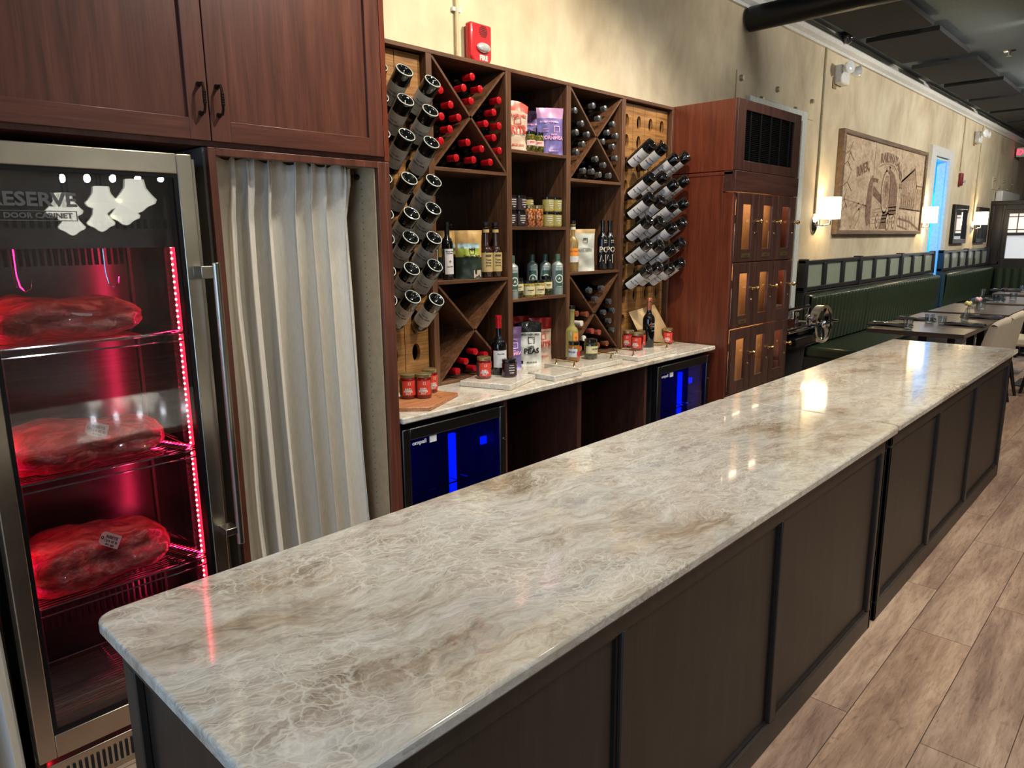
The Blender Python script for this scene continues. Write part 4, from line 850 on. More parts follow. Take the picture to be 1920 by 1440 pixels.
# ----- jars
def jar_proto(name, r, h, content, lid, label=None, lab_text=(), half=70, lz=(.12, .68), phi=0, glassy=False, ink_=None, side=None, lidr=.92):
    o = bpy.data.objects.new(name, None); C.objects.link(o); o.empty_display_size = .02
    hb = h*.86
    MB().lathe([(0, .001), (r*.9, 0), (r, .006), (r, hb*.86), (r*.93, hb*.94), (r*.84, hb), (0, hb)], 26).build('glass_jar', content, o, ang=50)
    MB().lathe([(r*lidr, hb-.002), (r*lidr+.001, h-.003), (r*lidr-.003, h), (0, h)], 26).build('lid', lid, o, ang=40)
    if label:
        lb = cylpatch(MB(), r, h*lz[0], h*lz[1], half, phi).build('paper_label', label, o)
        if side: cylpatch(MB(), r+.0002, h*lz[0], h*lz[1], 26, phi-half*.62).build('side_label', side, lb)
        if lab_text:
            m = MB()
            for s_, fz, sz, ph in lab_text: text(m, s_, sz, 0, h*(lz[0]+(lz[1]-lz[0])*fz), 0, .03, bend=r+.0006, phi=phi+ph)
            m.build('label_print', ink_ or white, lb, smooth=False)
    return o
redjam = P('red_jelly', col(110, 12, 14), .08, 0, .8); goldlid = P('gold_lid', col(186, 172, 122), .3, .85); blacklid = P('black_lid', col(22, 22, 24), .2, 0, .6)
orl = P('red_orange_label', col(205, 62, 42), .55); dkl = P('dark_side_label', col(60, 44, 48), .6)
def spotty(name, a, b_, c_, scale=60):
    t = NT(name); vo = t.n('ShaderNodeTexVoronoi'); vo.inputs['Scale'].default_value = scale; t.link(t.coords(), vo.inputs['Vector'])
    t.link(t.ramp(vo.outputs['Distance'], [(.1, a), (.4, b_), (.8, c_)]), t.b.inputs['Base Color']); t.b.inputs['Roughness'].default_value = .06; t.b.inputs['Coat Weight'].default_value = 1; _M[name] = t.m; return t.m
olive = spotty('olive_contents', col(140, 128, 50), col(96, 92, 34), col(40, 40, 20)); nuts = spotty('nut_contents', col(216, 160, 110), col(176, 108, 62), col(80, 36, 18), 75)
must = spotty('mustard_contents', col(188, 176, 92), col(170, 156, 78), col(120, 108, 50), 90); capers = spotty('caper_contents', col(90, 92, 50), col(58, 62, 36), col(20, 22, 14), 70); darkjam = P('dark_jam', col(34, 12, 12), .06, 0, .8)
PR = jar_proto('jar', .0405, .118, redjam, goldlid, orl, [('RED', .40, .017, 20), ('PEPPER', .26, .014, 20), ('JELLY', .12, .010, 20), ('[ ]', .82, .014, 28)], 78, (.14, .74), -20, side=dkl)
def J(proto, x, y, z, rz, label, cat='jar', group=None): return use(proto, T(x, y, z)@RZ(rz), label, cat, group)
def atz(px, py, z, dy=.03): q = at(px, py, z=z); d_ = Vector((q.x, q.y)).normalized()*dy; return q.x+d_.x, q.y+d_.y
def JP(proto, px, py, z, rz, label, group=None, dy=.035, cat='jar'): x, y = atz(px, py, z, dy); return J(proto, x, y, z, rz, label, cat, group)
gj = 'red pepper jelly jars'
ZB = BZ+.012+.0; ZT = BZ+.03
JP(PR, 766, 748, BZ+.022, -38, 'red labelled gold lid jar on the wooden board, leftmost', gj); JP(PR, 794.5, 747, BZ+.022, -40, 'red labelled gold lid jar on the wooden board, front right', gj)
JP(PR, 806, 739, BZ+.022, -10, 'red labelled gold lid jar on the wooden board, half hidden behind', gj, .06)
JP(PR, 908, 711, ZT, -40, 'red labelled gold lid jar on the small marble slab beside the red capped bottle', gj)
JP(PR, 1178, 652.5, ZT, -75, 'red labelled gold lid jar on the right marble tray, left of three', gj); JP(PR, 1194.5, 657.5, ZT, -75, 'red labelled gold lid jar on the right marble tray, front of three', gj)
JP(PR, 1204, 653, ZT, -70, 'red labelled gold lid jar on the right marble tray, behind the other two', gj, .07); JP(PR, 1251, 646, BZ, -60, 'red labelled gold lid jar alone in the right corner of the counter', gj)
DJ = jar_proto('jar', .041, .098, darkjam, blacklid, P('dark_jam_label', col(52, 30, 34), .5), [('~~~', .85, .014, -25), ('====', .65, .014, -25), ('====', .45, .014, -25), ('===', .25, .014, -25)], 84, (.08, .80), 30, lidr=.96)
JP(DJ, 955, 708, ZT, -30, 'small dark jam jar with white print on the left marble slab', None)
def greenjars():
    OJ = jar_proto('jar', .043, .125, capers, blacklid, P('yellow_label', col(206, 194, 150), .6), [('OLIVES', .6, .014, 20), ('- - -', .3, .01, 20)], 60, (.30, .66), -5, ink_=ink)
    JP(OJ, 1107.5, 674, ZT, -30, 'jar of green olives with pale yellow label on the middle marble tray')
    PJ = jar_proto('jar', .036, .125, P('amber_pickle', col(150, 96, 30), .08, 0, .8), blacklid, P('blue_white_label', col(190, 200, 210), .5), [('PICKLED', .6, .012, -10)], 50, (.26, .66), -45, ink_=ink, lidr=.95)
    JP(PJ, 1076, 679.5, ZT, -20, 'small amber jar with white and red label in front of the clear bottle')
    cylpatch(MB(), .0362, .035, .065, 28, 25).build('front_label', P('cherry_label', col(190, 30, 50), .5), PJ)
    a = jar_proto('jar', .033, .115, olive, blacklid, P('pinkwhite_label', col(224, 190, 186), .5), [('SPICY', .6, .012, 0)], 60, (.30, .56), 0, ink_=redp)
    KIDS.clear()
    J(a, 3.218, 2.885, 2.19, -20, 'jar of olives beside the grits bag in the upper middle cubby', 'jar', 'olive jars in the upper middle cubby'); J(a, 3.292, 2.885, 2.19, -35, 'jar of olives beside the lilac bag in the upper middle cubby', 'jar', 'olive jars in the upper middle cubby')
greenjars()
# second cubby: stacked small jars
BJ = jar_proto('jar', .036, .088, darkjam, blacklid, P('black_bar_label', col(44, 28, 32), .5), [('====', .82, .015, 0), ('====', .62, .015, 0), ('====', .42, .015, 0), ('==', .22, .015, 0)], 84, (.08, .82), 0, lidr=.97)
YJ = jar_proto('jar', .036, .088, must, blacklid, P('clear_yellow_label', col(160, 150, 84), .4), [('====', .82, .015, 10), ('====', .62, .015, 10), ('====', .42, .015, 10), ('==', .22, .015, 10)], 60, (.08, .82), 0, lidr=.97)
NJ = jar_proto('jar', .033, .125, nuts, goldlid, None)
for k, (x, y, z, lab) in enumerate(((3.064, 2.90, 1.768, 'lower left'), (3.145, 2.90, 1.768, 'lower right'), (3.064, 2.90, 1.857, 'upper left'), (3.145, 2.90, 1.857, 'upper right'))):
    J(BJ, x, y, z, -25+k*9, 'small dark jar with white bars in the second middle cubby, %s of its stack' % lab, 'jar', 'stacked dark jars in the second cubby')
for k, (x, y, z, lab) in enumerate(((3.395, 2.90, 1.768, 'lower left'), (3.470, 2.90, 1.768, 'lower right'), (3.395, 2.90, 1.857, 'upper left'), (3.470, 2.90, 1.857, 'upper right'))):
    J(YJ, x, y, z, -35+k*7, 'small yellow jar with white bars in the second middle cubby, %s of its stack' % lab, 'jar', 'stacked yellow jars in the second cubby')
J(YJ, 3.31, 2.99, 1.768, 0, 'small yellow jar standing behind the nut jars, lower one', 'jar', 'yellow jars behind the nuts'); J(YJ, 3.31, 2.99, 1.857, 0, 'small yellow jar stacked behind the nut jars, upper one', 'jar', 'yellow jars behind the nuts')
J(NJ, 3.228, 2.90, 1.768, 0, 'gold lid jar of nuts in the second middle cubby, left of two', 'jar', 'nut jars'); J(NJ, 3.302, 2.90, 1.768, 0, 'gold lid jar of nuts in the second middle cubby, right of two', 'jar', 'nut jars')
# third cubby: sauce jars and printed tins
SJ = jar_proto('jar', .038, .098, must, blacklid, P('cream_label', col(216, 206, 160), .6), [('mustard', .55, .013, 5), ('-----', .3, .01, 5)], 75, (.14, .66), 0, ink_=ink)
CJ = jar_proto('jar', .036, .118, capers, blacklid, P('cream_label', white.diffuse_color), [('capers', .6, .012, 5), ('-----', .3, .01, 5)], 70, (.36, .70), 0, ink_=ink)
J(CJ, 3.135, 2.915, 1.354, -30, 'tall jar with cream label in the third middle cubby next to left tin', 'jar', 'caper jars'); J(CJ, 3.388, 2.905, 1.354, -30, 'tall jar with cream label in the third middle cubby next to right tin', 'jar', 'caper jars')
J(SJ, 3.217, 2.90, 1.354, -30, 'short mustard jar in the third middle cubby, left of two', 'jar', 'mustard jars'); J(SJ, 3.302, 2.895, 1.354, -30, 'short mustard jar in the third middle cubby, right of two', 'jar', 'mustard jars')
tinw = P('tin_pale', col(160, 176, 172), .3, .3, .2); tingr = P('tin_green', col(74, 104, 92), .35, .2); tinblue = P('tin_blue', col(60, 110, 150), .35)
def tin():
    o = bpy.data.objects.new('oil_tin', None); C.objects.link(o)
    MB().lathe([(0, 0), (.034, 0), (.035, .003), (.035, .180), (.033, .188), (.016, .202), (.0145, .215)], 26).build('tin_body', tinw, o, ang=40)
    MB().lathe([(.0165, .208), (.0165, .244), (.0145, .249), (0, .249)], 20).build('cap', tingr, o)
    m = MB(); cylpatch(m, .035, .045, .15, 40, 0); lb = m.build('printed_wrap', tingr, o); m = MB()
    for k in range(20):
        a0 = 2*math.pi*k/20; m.grid(lambda u, v: (.0357*math.sin((.020+.006*v)*math.cos(a0+u*.315)/.035), -.0357*math.cos((.020+.006*v)*math.cos(a0+u*.315)/.035), .10+(.020+.006*v)*math.sin(a0+u*.315)), 2, 1)
    text(m, 'DRINKS', .011, 0, .172, 0, .03, bend=.0356); text(m, 'A', .022, 0, .10, 0, .03, bend=.0356); text(m, '=====', .012, 0, .05, 0, .02, bend=.0356); m.build('print', P('tin_print', col(225, 232, 228), .5), lb, smooth=False)
    return o
tn = tin()
J(tn, 3.064, 2.89, 1.354, -20, 'tall green and white printed tin at the left end of third middle cubby', 'tin', 'printed tins'); J(tn, 3.474, 2.888, 1.354, -30, 'tall green and white printed tin in front at the right end', 'tin', 'printed tins')
J(tn, 3.47, 2.985, 1.354, -40, 'tall printed tin behind the front one at the right end', 'tin', 'printed tins'); J(tn, 3.385, 3.02, 1.354, -40, 'tall printed tin in the dark behind the mustard jars', 'tin', 'printed tins')
# ----- standing bottles
wlab = P('white_wine_label', col(214, 214, 216), .6)
B1 = bottle_proto('wine_bottle', 'x', bottle_glass, foilblk, label=wlab, L=.305, r=.031, neck=.0125, shoulder=.62, text_=[('Monte Vino', .9, .010), ('TOSCANA', .82, .008), ('*', .45, .03), ('Casa Nera', .3, .009)], half=55, phi=15, lz=(.10, .54), caplen=.22)
J(B1, 2.60, 2.93, 1.484, -30, 'tall slim dark bottle with long white label in the left middle cubby, right of two', 'bottle', 'slim dark bottles with white labels'); J(B1, 2.545, 2.99, 1.484, -40, 'tall slim dark bottle with long white label partly hidden behind the rack bottles', 'bottle', 'slim dark bottles with white labels')
syr = P('syrup_glass', col(46, 26, 16), .05, 0, .8); kraft = P('kraft_label', col(196, 172, 116), .6)
B2 = bottle_proto('syrup_bottle', 'x', syr, None, label=kraft, L=.285, r=.036, neck=.0165, shoulder=.50, stopper=P('cork_black', col(26, 22, 22), .4), band=kraft, text_=[('###', .85, .020), ('Tonic', .62, .015), ('Syrup', .48, .015), ('[====]', .32, .011)], half=80, phi=8, lz=(.12, .49))
J(B2, 2.868, 2.905, 1.484, -30, 'amber bottle with kraft label in the left middle cubby, left of the front two', 'bottle', 'kraft label bottles'); J(B2, 2.944, 2.905, 1.484, -30, 'amber bottle with kraft label in the left middle cubby, rightmost', 'bottle', 'kraft label bottles')
J(B2, 2.78, 3.10, 1.484, -30, 'amber bottle standing at the back behind the gold bag, right of two', 'bottle', 'kraft label bottles'); J(B2, 2.655, 3.15-.0, 1.484, -30, 'amber bottle standing at the back behind the gold bags, left of two', 'bottle', 'kraft label bottles')
clearw = P('pale_wine_glass', col(190, 160, 96), .04, 0, .8, trans=.55, ior=1.33); orlab = P('orange_label', col(232, 150, 60), .55)
B3 = bottle_proto('spirit_bottle', 'x', clearw, None, label=orlab, L=.30, r=.036, neck=.015, shoulder=.60, stopper=blacklid, text_=[('Sun Farm', .66, .015)], half=75, phi=-5, lz=(.32, .50), ink_=redp, band=foilwht)
cylpatch(MB(), .0376, .062, .10, 75, -5).build('lower_label', wlab, B3)
J(B3, 3.64, 2.90, 1.487, -30, 'clear bottle with orange label in the right middle cubby, front one', 'bottle', 'orange labelled clear bottles'); J(B3, 3.655, 3.0, 1.487, -40, 'clear bottle with orange label in the right middle cubby, behind the front one', 'bottle', 'orange labelled clear bottles')
B4 = bottle_proto('oil_bottle', 'x', P('matte_black_glass', col(12, 13, 20), .2, 0, .6), foilblk, L=.325, r=.0335, neck=.0135, shoulder=.62, caplen=.12)
lb = MB(); text(lb, 'PO', .052, .0, .135, 0, .02, bend=.0338, phi=2); text(lb, 'RIVA', .012, 0, .195, 0, .0, bend=.0338, phi=20); text(lb, 'IGP 20', .009, 0, .183, 0, .0, bend=.0338, phi=20)
for x0_, z0_, x1_, z1_ in ((-.03, .100, .03, .105), (-.018, .10, -.028, .055), (.012, .103, -.006, .06), (.012, .103, .014, .045)):
    dx, dz = x1_-x0_, z1_-z0_; l_ = math.hypot(dx, dz); nx, nz = -dz/l_*.0022, dx/l_*.0022
    lb.add([(.0342*math.sin(a/.0338), -.0342*math.cos(a/.0338), c) for a, c in ((x0_+nx, z0_+nz), (x1_+nx, z1_+nz), (x1_-nx, z1_-nz), (x0_-nx, z0_-nz))], [(0, 3, 2, 1)])
lb.build('bottle_print', P('ivory_print', col(214, 204, 180), .5), B4, smooth=False)
J(B4, 3.965, 2.905, 1.487, -34, 'tall black bottle printed PO beside the white bag, left of two', 'bottle', 'tall black bottles printed PO'); J(B4, 4.045, 2.905, 1.487, -36, 'tall black bottle printed PO beside the rack upright, right of two', 'bottle', 'tall black bottles printed PO')
J(B4, 3.86, 3.12, 1.487, 150, 'tall black bottle in the dark behind the white bag, right of two', 'bottle', 'tall black bottles behind the white bag'); J(B4, 3.76, 3.13, 1.487, 150, 'tall black bottle in the dark behind the white bag, left of two', 'bottle', 'tall black bottles behind the white bag')
B5 = bottle_proto('wine_bottle', 'x', bottle_glass, foilred, label=wlab, L=.325, r=.0425, shoulder=.50, text_=[('Pinot Noir', .8, .010), ('- -', .5, .010)], half=62, phi=10, lz=(.13, .42), caplen=.21)
x, y = atz(936, 703.5, ZT, .042); J(B5, x, y, ZT, -38, 'dark wine bottle with red cap and white label standing on the left marble slab', 'bottle')
B6 = bottle_proto('wine_bottle', 'x', bottle_glass, foilcop, L=.335, r=.041, shoulder=.56, caplen=.24)
m = MB(); text(m, '4', .045, -.012, .155, 0, .03, bend=.0412, phi=20); m.build('copper_print', foilcop, B6, smooth=False)
m = MB(); text(m, 'FIVE', .016, .014, .16, 0, .02, bend=.0412, phi=20); text(m, 'OAK', .014, .014, .143, 0, .02, bend=.0412, phi=20); text(m, 'Red Wine', .009, .014, .115, 0, .0, bend=.0412, phi=20); m.build('grey_print_lines', P('grey_line', col(150, 150, 155), .5), B6, smooth=False)
MB().lathe([(.0152, .312), (.021, .316), (.021, .332), (.018, .337), (0, .337)], 20).build('cork_top', foilcop, B6)
x, y = atz(1215, 652, ZT, .042); J(B6, x, y, ZT, -42, 'dark wine bottle with copper top in front of the paper sheet at right', 'bottle')
B7 = bottle_proto('spirit_bottle', 'x', P('pale_yellow_wine', col(196, 186, 110), .04, 0, .8, trans=.5, ior=1.33), None, L=.305, r=.041, neck=.015, shoulder=.52, stopper=blacklid, label=orlab, text_=[('*', .4, .04)], half=26, phi=18, lz=(.30, .52), ink_=redp)
x, y = atz(1072, 672, ZT, .05); J(B7, x, y, ZT, -30, 'clear bottle of pale yellow wine with orange label behind the amber jar', 'bottle')

# ----- trays, board, sheet
def quad_slab(name, pts, z0, z1, mat_, label, cat, group=None, bevel=.004):
    o = thing(name, label, cat, (sum(p[0] for p in pts)/len(pts), sum(p[1] for p in pts)/len(pts), z0), group); b = PO(o)
    b('slab', MB().prism([(p[0], p[1]) for p in pts], z0+.0005, z1), mat_, bevel=bevel); return o, b
def tray(pf, pr, length, label, handles, z0=BZ, name='marble_tray'):
    # pf: front corner on the image, pr: right corner; the other two follow at right angles
    a = at(*pf, z=z0+.03); c = at(*pr, z=z0+.03); d_ = Vector((c.x-a.x, c.y-a.y)); n_ = Vector((-d_.y, d_.x)).normalized()*length
    P4 = [(a.x, a.y), (c.x, c.y), (c.x+n_.x, c.y+n_.y), (a.x+n_.x, a.y+n_.y)]
    o, b = quad_slab(name, P4, z0+.0, z0+.03, quartz_tray, label, 'tray', 'marble serving trays')
    if handles:
        dd = d_.normalized(); nn = n_.normalized()
        for t_ in (.035, d_.length-.035):
            p0 = Vector((a.x, a.y))+dd*t_+nn*(length*.18); p1 = Vector((a.x, a.y))+dd*t_+nn*(length*.82); zz = z0+.03
            m = MB().tube([(p0.x, p0.y, zz+.03), (p1.x, p1.y, zz+.03)], .0045, 10)
            for p in (p0.lerp(p1, .1), p0.lerp(p1, .9)): m.lathe([(.010, 0), (.006, .006), (.0045, .016), (.0045, .03)], 10, (p.x, p.y, zz))
            b('handle', m, brass)
    return o
tray((957, 722), (1004, 702), .30, 'plain marble slab at the left under the red capped bottle', False)
tray((1040, 705.5), (1091.5, 694), .20, 'plain marble slab lying in the middle of the counter', False)
tray((1086, 690.5), (1168, 673), .27, 'marble tray with brass bar handles in the middle under the olive jar', True)
tray((1197, 669.5), (1270, 653), .25, 'marble tray with brass bar handles at the right under the copper topped bottle', True)
a = at(807, 763, z=BZ+.02); c = at(859, 736, z=BZ+.02); e = at(816, 731.5, z=BZ+.02); l_ = at(752, 757, z=BZ+.02)
o, b = quad_slab('cutting_board', [(a.x, a.y), (c.x, c.y), (e.x, e.y), (l_.x+.02, e.y+.02), (1.89, l_.y+.15), (1.885, l_.y-.0)], BZ, BZ+.02, cutwood, 'light brown wooden board under three red jars at the left end', 'cutting board', None, .004)
m = MB(); line_pts = [at(820, 741, z=BZ+.0205), at(826, 745, z=BZ+.0205)]
for k in range(3): q = at(818+k*4, 741+k*2.2, z=BZ+.0202); m.box(q.x-.012, q.x+.010, q.y-.0015, q.y+.0015, BZ+.02, BZ+.0205)
b('burnt_mark', m, blackmat)
# kraft sheet leaning on the right riddling board
m = MB(); p0, p1 = (4.30, 4.62), (1.165, 1.20)
vs = [(4.235, 2.875-.01, 1.185), (4.235+.33, 2.875-.01, 1.212), (4.66, 2.74, BZ+.001), (4.27, 2.74, BZ+.001)]
o = MB().add(vs, [(0, 3, 2, 1)]).build('paper_sheet', sheetpaper, None, solid=.003); tag(o, 'tan paper sheet leaning against the drilled board behind the copper topped bottle', 'paper')
o = bx('card', 1.892, 1.93, 2.62, 2.66, BZ, BZ+.035, wlab); tag(o, 'small white card at the left end of the back counter beside the post', 'card')
# ---------------------------------------------------------------- wine locker cabinet
LX0, LX1, LY, LT = 4.735, 5.79, 2.36, 2.615
o = thing('locker_cabinet', 'tall reddish wood cabinet with louvred vent and nine glazed locker doors', 'cabinet', (5.26, LY, 0)); b = PO(o)
c = MB().box(LX0, LX0+.02, LY+.02, 3.19, 2.148, LT).box(LX0+.006, LX0+.026, LY+.09, 3.19, 0, 2.144).box(LX1-.02, LX1, LY+.02, 3.16, 0, LT).box(LX0+.02, LX1-.02, 3.16, 3.18, 0, LT).box(LX0+.02, LX1-.02, LY+.02, 3.16, LT-.02, LT).box(LX0, LX1, LY+.02, 3.16, 2.12, 2.14)
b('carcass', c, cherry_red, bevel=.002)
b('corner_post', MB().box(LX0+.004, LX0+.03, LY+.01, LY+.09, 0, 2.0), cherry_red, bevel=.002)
v = b('vent_door', ring(MB(), LX0, LX1, 2.150, LT, .118, LY, LY+.022, .066, .066), mahog, bevel=.002)
m = MB()
for k in range(26): z = 2.22+k*.0127; m.prism([(LY+.010, z), (LY+.022, z+.007), (LY+.024, z+.005), (LY+.012, z-.002)], LX0+.118, LX1-.118, 'x')
for k in range(5): x = LX0+.118+(LX1-LX0-.236)*(k+.55)/5; m.box(x-.007, x+.007, LY+.006, LY+.012, 2.216, 2.549)
m.build('louvre_grille', black, v, smooth=False); MB().box(LX0+.1, LX1-.1, LY+.03, LY+.035, 2.2, 2.56).build('grille_backing', blackmat, v)
b('fascia_band', MB().box(LX0-.0, LX1+.012, LY-.004, LY+.085, 2.006, 2.146), mahog_x, bevel=.003)
b('face_frame', MB().box(LX0+.022, LX0+.034, LY+.005, LY+.02, 0, 2.0).box(LX1-.03, LX1, LY+.005, LY+.02, 0, 2.0).box(LX0+.02, LX1, LY+.005, LY+.02, 0, .56), mahog)
rowz = [(1.524, 1.998), (1.050, 1.515), (.572, 1.041)]; xs = [4.769, 5.098, 5.427, 5.757]
gold = P('locker_backing', col(196, 146, 92), .7)
for z0, z1 in rowz: b('shelf', MB().box(LX0+.028, LX1-.02, LY+.03, 3.16, z0-.012, z0+.004), walnut_x)
b('inner_backing', MB().box(LX0+.028, LX1-.02, LY+.20, LY+.205, .56, 2.0), gold)
for z0, z1 in rowz:
    lamp('locker_glow', 'AREA', ((LX0+LX1)/2, LY+.10, z1-.02), 2.2, (1, .68, .42), ((LX0+LX1)/2, LY+.14, z0), shape='RECTANGLE', size=.95, size_y=.06)
MBp = P('plate_bronze', col(120, 100, 66), .4, .7)
for r_, (z0, z1) in enumerate(rowz):
    for c_ in range(3):
        x0, x1 = xs[c_]+.003, xs[c_+1]-.003; wx0, wx1 = x0+.08, x1-.095; wz0, wz1 = z0+.088, z1-.075
        d = b('locker_door', MB().box(x0, wx0, LY-.014, LY+.004, z0, z1).box(wx1, x1, LY-.014, LY+.004, z0, z1).box(wx0, wx1, LY-.014, LY+.004, z0, wz0).box(wx0, wx1, LY-.014, LY+.004, wz1, z1), mahog, bevel=.002)
        MB().box(wx0, wx1, LY-.004, LY-.002, wz0, wz1).build('glass', pane_glass, d)
        kx = x1-.03; kz = (z0+z1)/2+.045
        MB().lathe([(.016, 0), (.017, .004), (.007, .008), (.006, .024), (.016, .034), (.017, .044), (.010, .052), (0, .053)], 16, M=T(kx, LY-.014, kz)@Matrix.Rotation(R(90), 4, 'X')).build('knob', brass, d)
        MB().lathe([(0, .006), (.009, .005), (.010, 0)], 12, M=T(kx-.008, LY-.014, kz-.085)@Matrix.Rotation(R(90), 4, 'X')).build('lock', brass, d)
        if r_ == 0 or (r_ == 1 and c_ == 0):
            p_ = MB().box(wx0+.012, wx1-.01, LY-.017, LY-.013, z0+.028, z0+.058).build('name_plate', MBp, d)
            m = MB(); text(m, '######', .016, (wx0+wx1)/2, z0+.043, LY-.017, 0); m.build('engraving', P('plate_ink', col(60, 48, 30), .5), p_, smooth=False)
pr_lk = bottle_proto('wine_bottle', 'k', P('tissue_wrap', col(206, 188, 160), .7), foilblk, r=.040)
pos = 0
for r_, (z0, z1) in enumerate(rowz):
    for c_ in range(3):
        xx = (xs[c_]+xs[c_+1])/2
        use(pr_lk, T(xx+.09+.01*(r_-1), LY+.12, z0+.004)@RZ(40), 'pale wrapped bottle behind the locker glass, %s row, %s door' % (['top', 'middle', 'bottom'][r_], ['left', 'middle', 'right'][c_]), 'bottle', 'wrapped bottles in the lockers')

# ---------------------------------------------------------------- hand slicer on its stand
o = thing('meat_slicer', 'black and chrome hand cranked slicer with big flywheel beyond the lockers', 'slicer', (6.75, 2.65, 0)); b = PO(o)
b('pedestal', MB().prism([(6.38, 2.45), (6.85, 2.45), (6.85, 3.0), (6.38, 3.0)], 0, .04).lathe([(.0, .04), (.24, .04), (.2, .12), (.17, .4), (.19, .68), (.24, .72), (0, .72)], 20, (6.6, 2.72, 0)), blackmat)
b('bed', MB().box(6.35, 6.95, 2.5, 3.0, .72, .80).box(6.5, 6.9, 2.55, 2.8, .80, .86), black, bevel=.01)
b('carriage', MB().box(6.2, 6.7, 2.52, 2.85, .885, .90).tube([(6.15, 2.5, .87), (6.75, 2.5, .87)], .012).tube([(6.15, 2.62, .87), (6.75, 2.62, .87)], .012).box(6.3, 6.36, 2.5, 2.8, .90, .98), chrome, bevel=.003)
b('clamp_bar', MB().tube([(6.15, 2.55, 1.06), (6.72, 2.55, 1.06)], .018).tube([(6.7, 2.55, .88), (6.7, 2.55, 1.08)], .012).tube([(6.45, 2.55, .88), (6.45, 2.55, 1.0)], .010).sphere((6.7, 2.55, .97), .024).sphere((6.45, 2.55, 1.01), .02), chrome)
b('blade', MB().lathe([(0, 0), (.14, .002), (.142, .006), (0, .012)], 32, M=T(6.62, 2.72, .94)@Matrix.Rotation(R(90), 4, 'X')), chrome)
wx, wy, wz = 6.90, 2.5, .885
Mw = T(wx, wy, wz)@Matrix.Rotation(R(-5), 4, 'Z')@Matrix.Rotation(R(90), 4, 'X')
b('axle', MB().tube([(wx-.02, 2.7, wz), (wx, wy-.03, wz)], .022, 14), chrome)
fw_ = b('flywheel', MB().lathe([(.150, -.035), (.178, -.035), (.18, .035), (.150, .035), (.146, 0), (.150, -.035)], 40, M=Mw), chrome)
m = MB()
for k in range(6):
    a0 = math.pi*k/3; q0 = Mw@Vector((.03*math.cos(a0), .03*math.sin(a0), 0)); q1 = Mw@Vector((.09*math.cos(a0+.25), .09*math.sin(a0+.25), 0)); q2 = Mw@Vector((.15*math.cos(a0), .15*math.sin(a0), 0)); m.tube([q0, q1, q2], [.014, .010, .014], 8)
m.build('spokes', black, fw_); MB().sphere(Mw@Vector((0, 0, .02)), .04, 14).tube([Mw@Vector((.12, .03, .03)), Mw@Vector((.12, .03, .11))], .011).build('hub_and_crank', chrome, fw_)

# ---------------------------------------------------------------- banquettes with glazed rail
wr = P('rail_dark', col(30, 27, 26), .35, 0, .2)
def banquette(x0, nseg, seg, lab, group, endcap=True, panes=3):
    o = thing('banquette', lab, 'banquette', (x0, 2.9, 0), group); b = PO(o); x1 = x0+nseg*seg
    b('base', MB().box(x0+.04, x1, 2.52, 3.1, 0, .36), wr)
    m = MB()
    b('seat', MB().box(x0, x1, 2.48, 3.07, .36, .485), green, bevel=.035)
    for k in range(nseg):
        a0, a1 = x0+k*seg+.004, x0+(k+1)*seg-.004; nr = 15
        def fn(u, v, a0=a0, a1=a1):
            rib = abs(math.sin(math.pi*nr*u)); sx_ = a0+(a1-a0)*u
            # section: up the front, over the top, back down
            ang = v
            if v < .8: z = .50+.53*(v/.8); y = 3.045-.018*rib-.03*math.sin(math.pi*min(1, v/.8)*.5)
            else: t_ = (v-.8)/.2*math.pi/2; z = 1.03+.032*math.sin(t_); y = 3.015-.018*rib+.095*(1-math.cos(t_))
            e_ = min(u, 1-u)*(a1-a0)
            if e_ < .03: y += .02*(1-e_/.03)**2
            return (sx_, y, z)
        mb = MB().grid(fn, nr*8, 16); mb.box(a0, a1, 3.06, 3.115, .49, 1.055); b('back_cushion', mb, green, ang=80)
    b('wall_board', MB().box(x0-.02, x1, 3.115, 3.2, .1, 1.085), wr, bevel=.004)
    f = MB(); f.box(x0-.02, x1, 3.12, 3.2, 1.095, 1.14).box(x0-.02, x1, 3.12, 3.2, 1.40, 1.435)
    for k in range(nseg+1):
        X = x0+k*seg; f.box(max(x0-.02, X-.05), min(x1, X+.05) if k < nseg else x1, 3.11, 3.2, 1.09, 1.45)
        if k < nseg:
            for j in range(1, panes): q = X+seg*j/panes; f.box(q-.045, q+.045, 3.12, 3.2, 1.14, 1.40)
    b('glazed_rail_frame', f, wr, bevel=.004)
    for k in range(nseg):
        for j in range(panes):
            q0 = x0+k*seg+seg*j/panes+.045; q1 = x0+k*seg+seg*(j+1)/panes-.045; b('rail_pane', MB().box(q0, q1, 3.15, 3.158, 1.14, 1.40), frost)
    return o
banquette(8.05, 3, 1.80, 'green channel tufted banquette with glazed rail nearest, below the train mural', 'green banquettes')
banquette(14.0, 2, 1.84, 'green channel tufted banquette with glazed rail beyond the blue doorway', 'green banquettes')
o = thing('banquette', 'green channel tufted banquette along the dark far partition', 'banquette', (17.6, 1.2, 0), 'green banquettes'); b = PO(o)
b('seat', MB().box(17.2, 17.88, -.5, 2.44, .36, .485), green, bevel=.03); b('base', MB().box(17.26, 17.88, -.5, 2.44, 0, .36), wr)
def fn(u, v):
    return (17.74-.02*abs(math.sin(math.pi*26*u))-.03*v, -.5+3.48*u, .49+.53*v)
b('back_cushion', MB().grid(fn, 26*8, 6, True).box(17.75, 17.88, -.5, 2.98, .49, 1.03), green, ang=80)

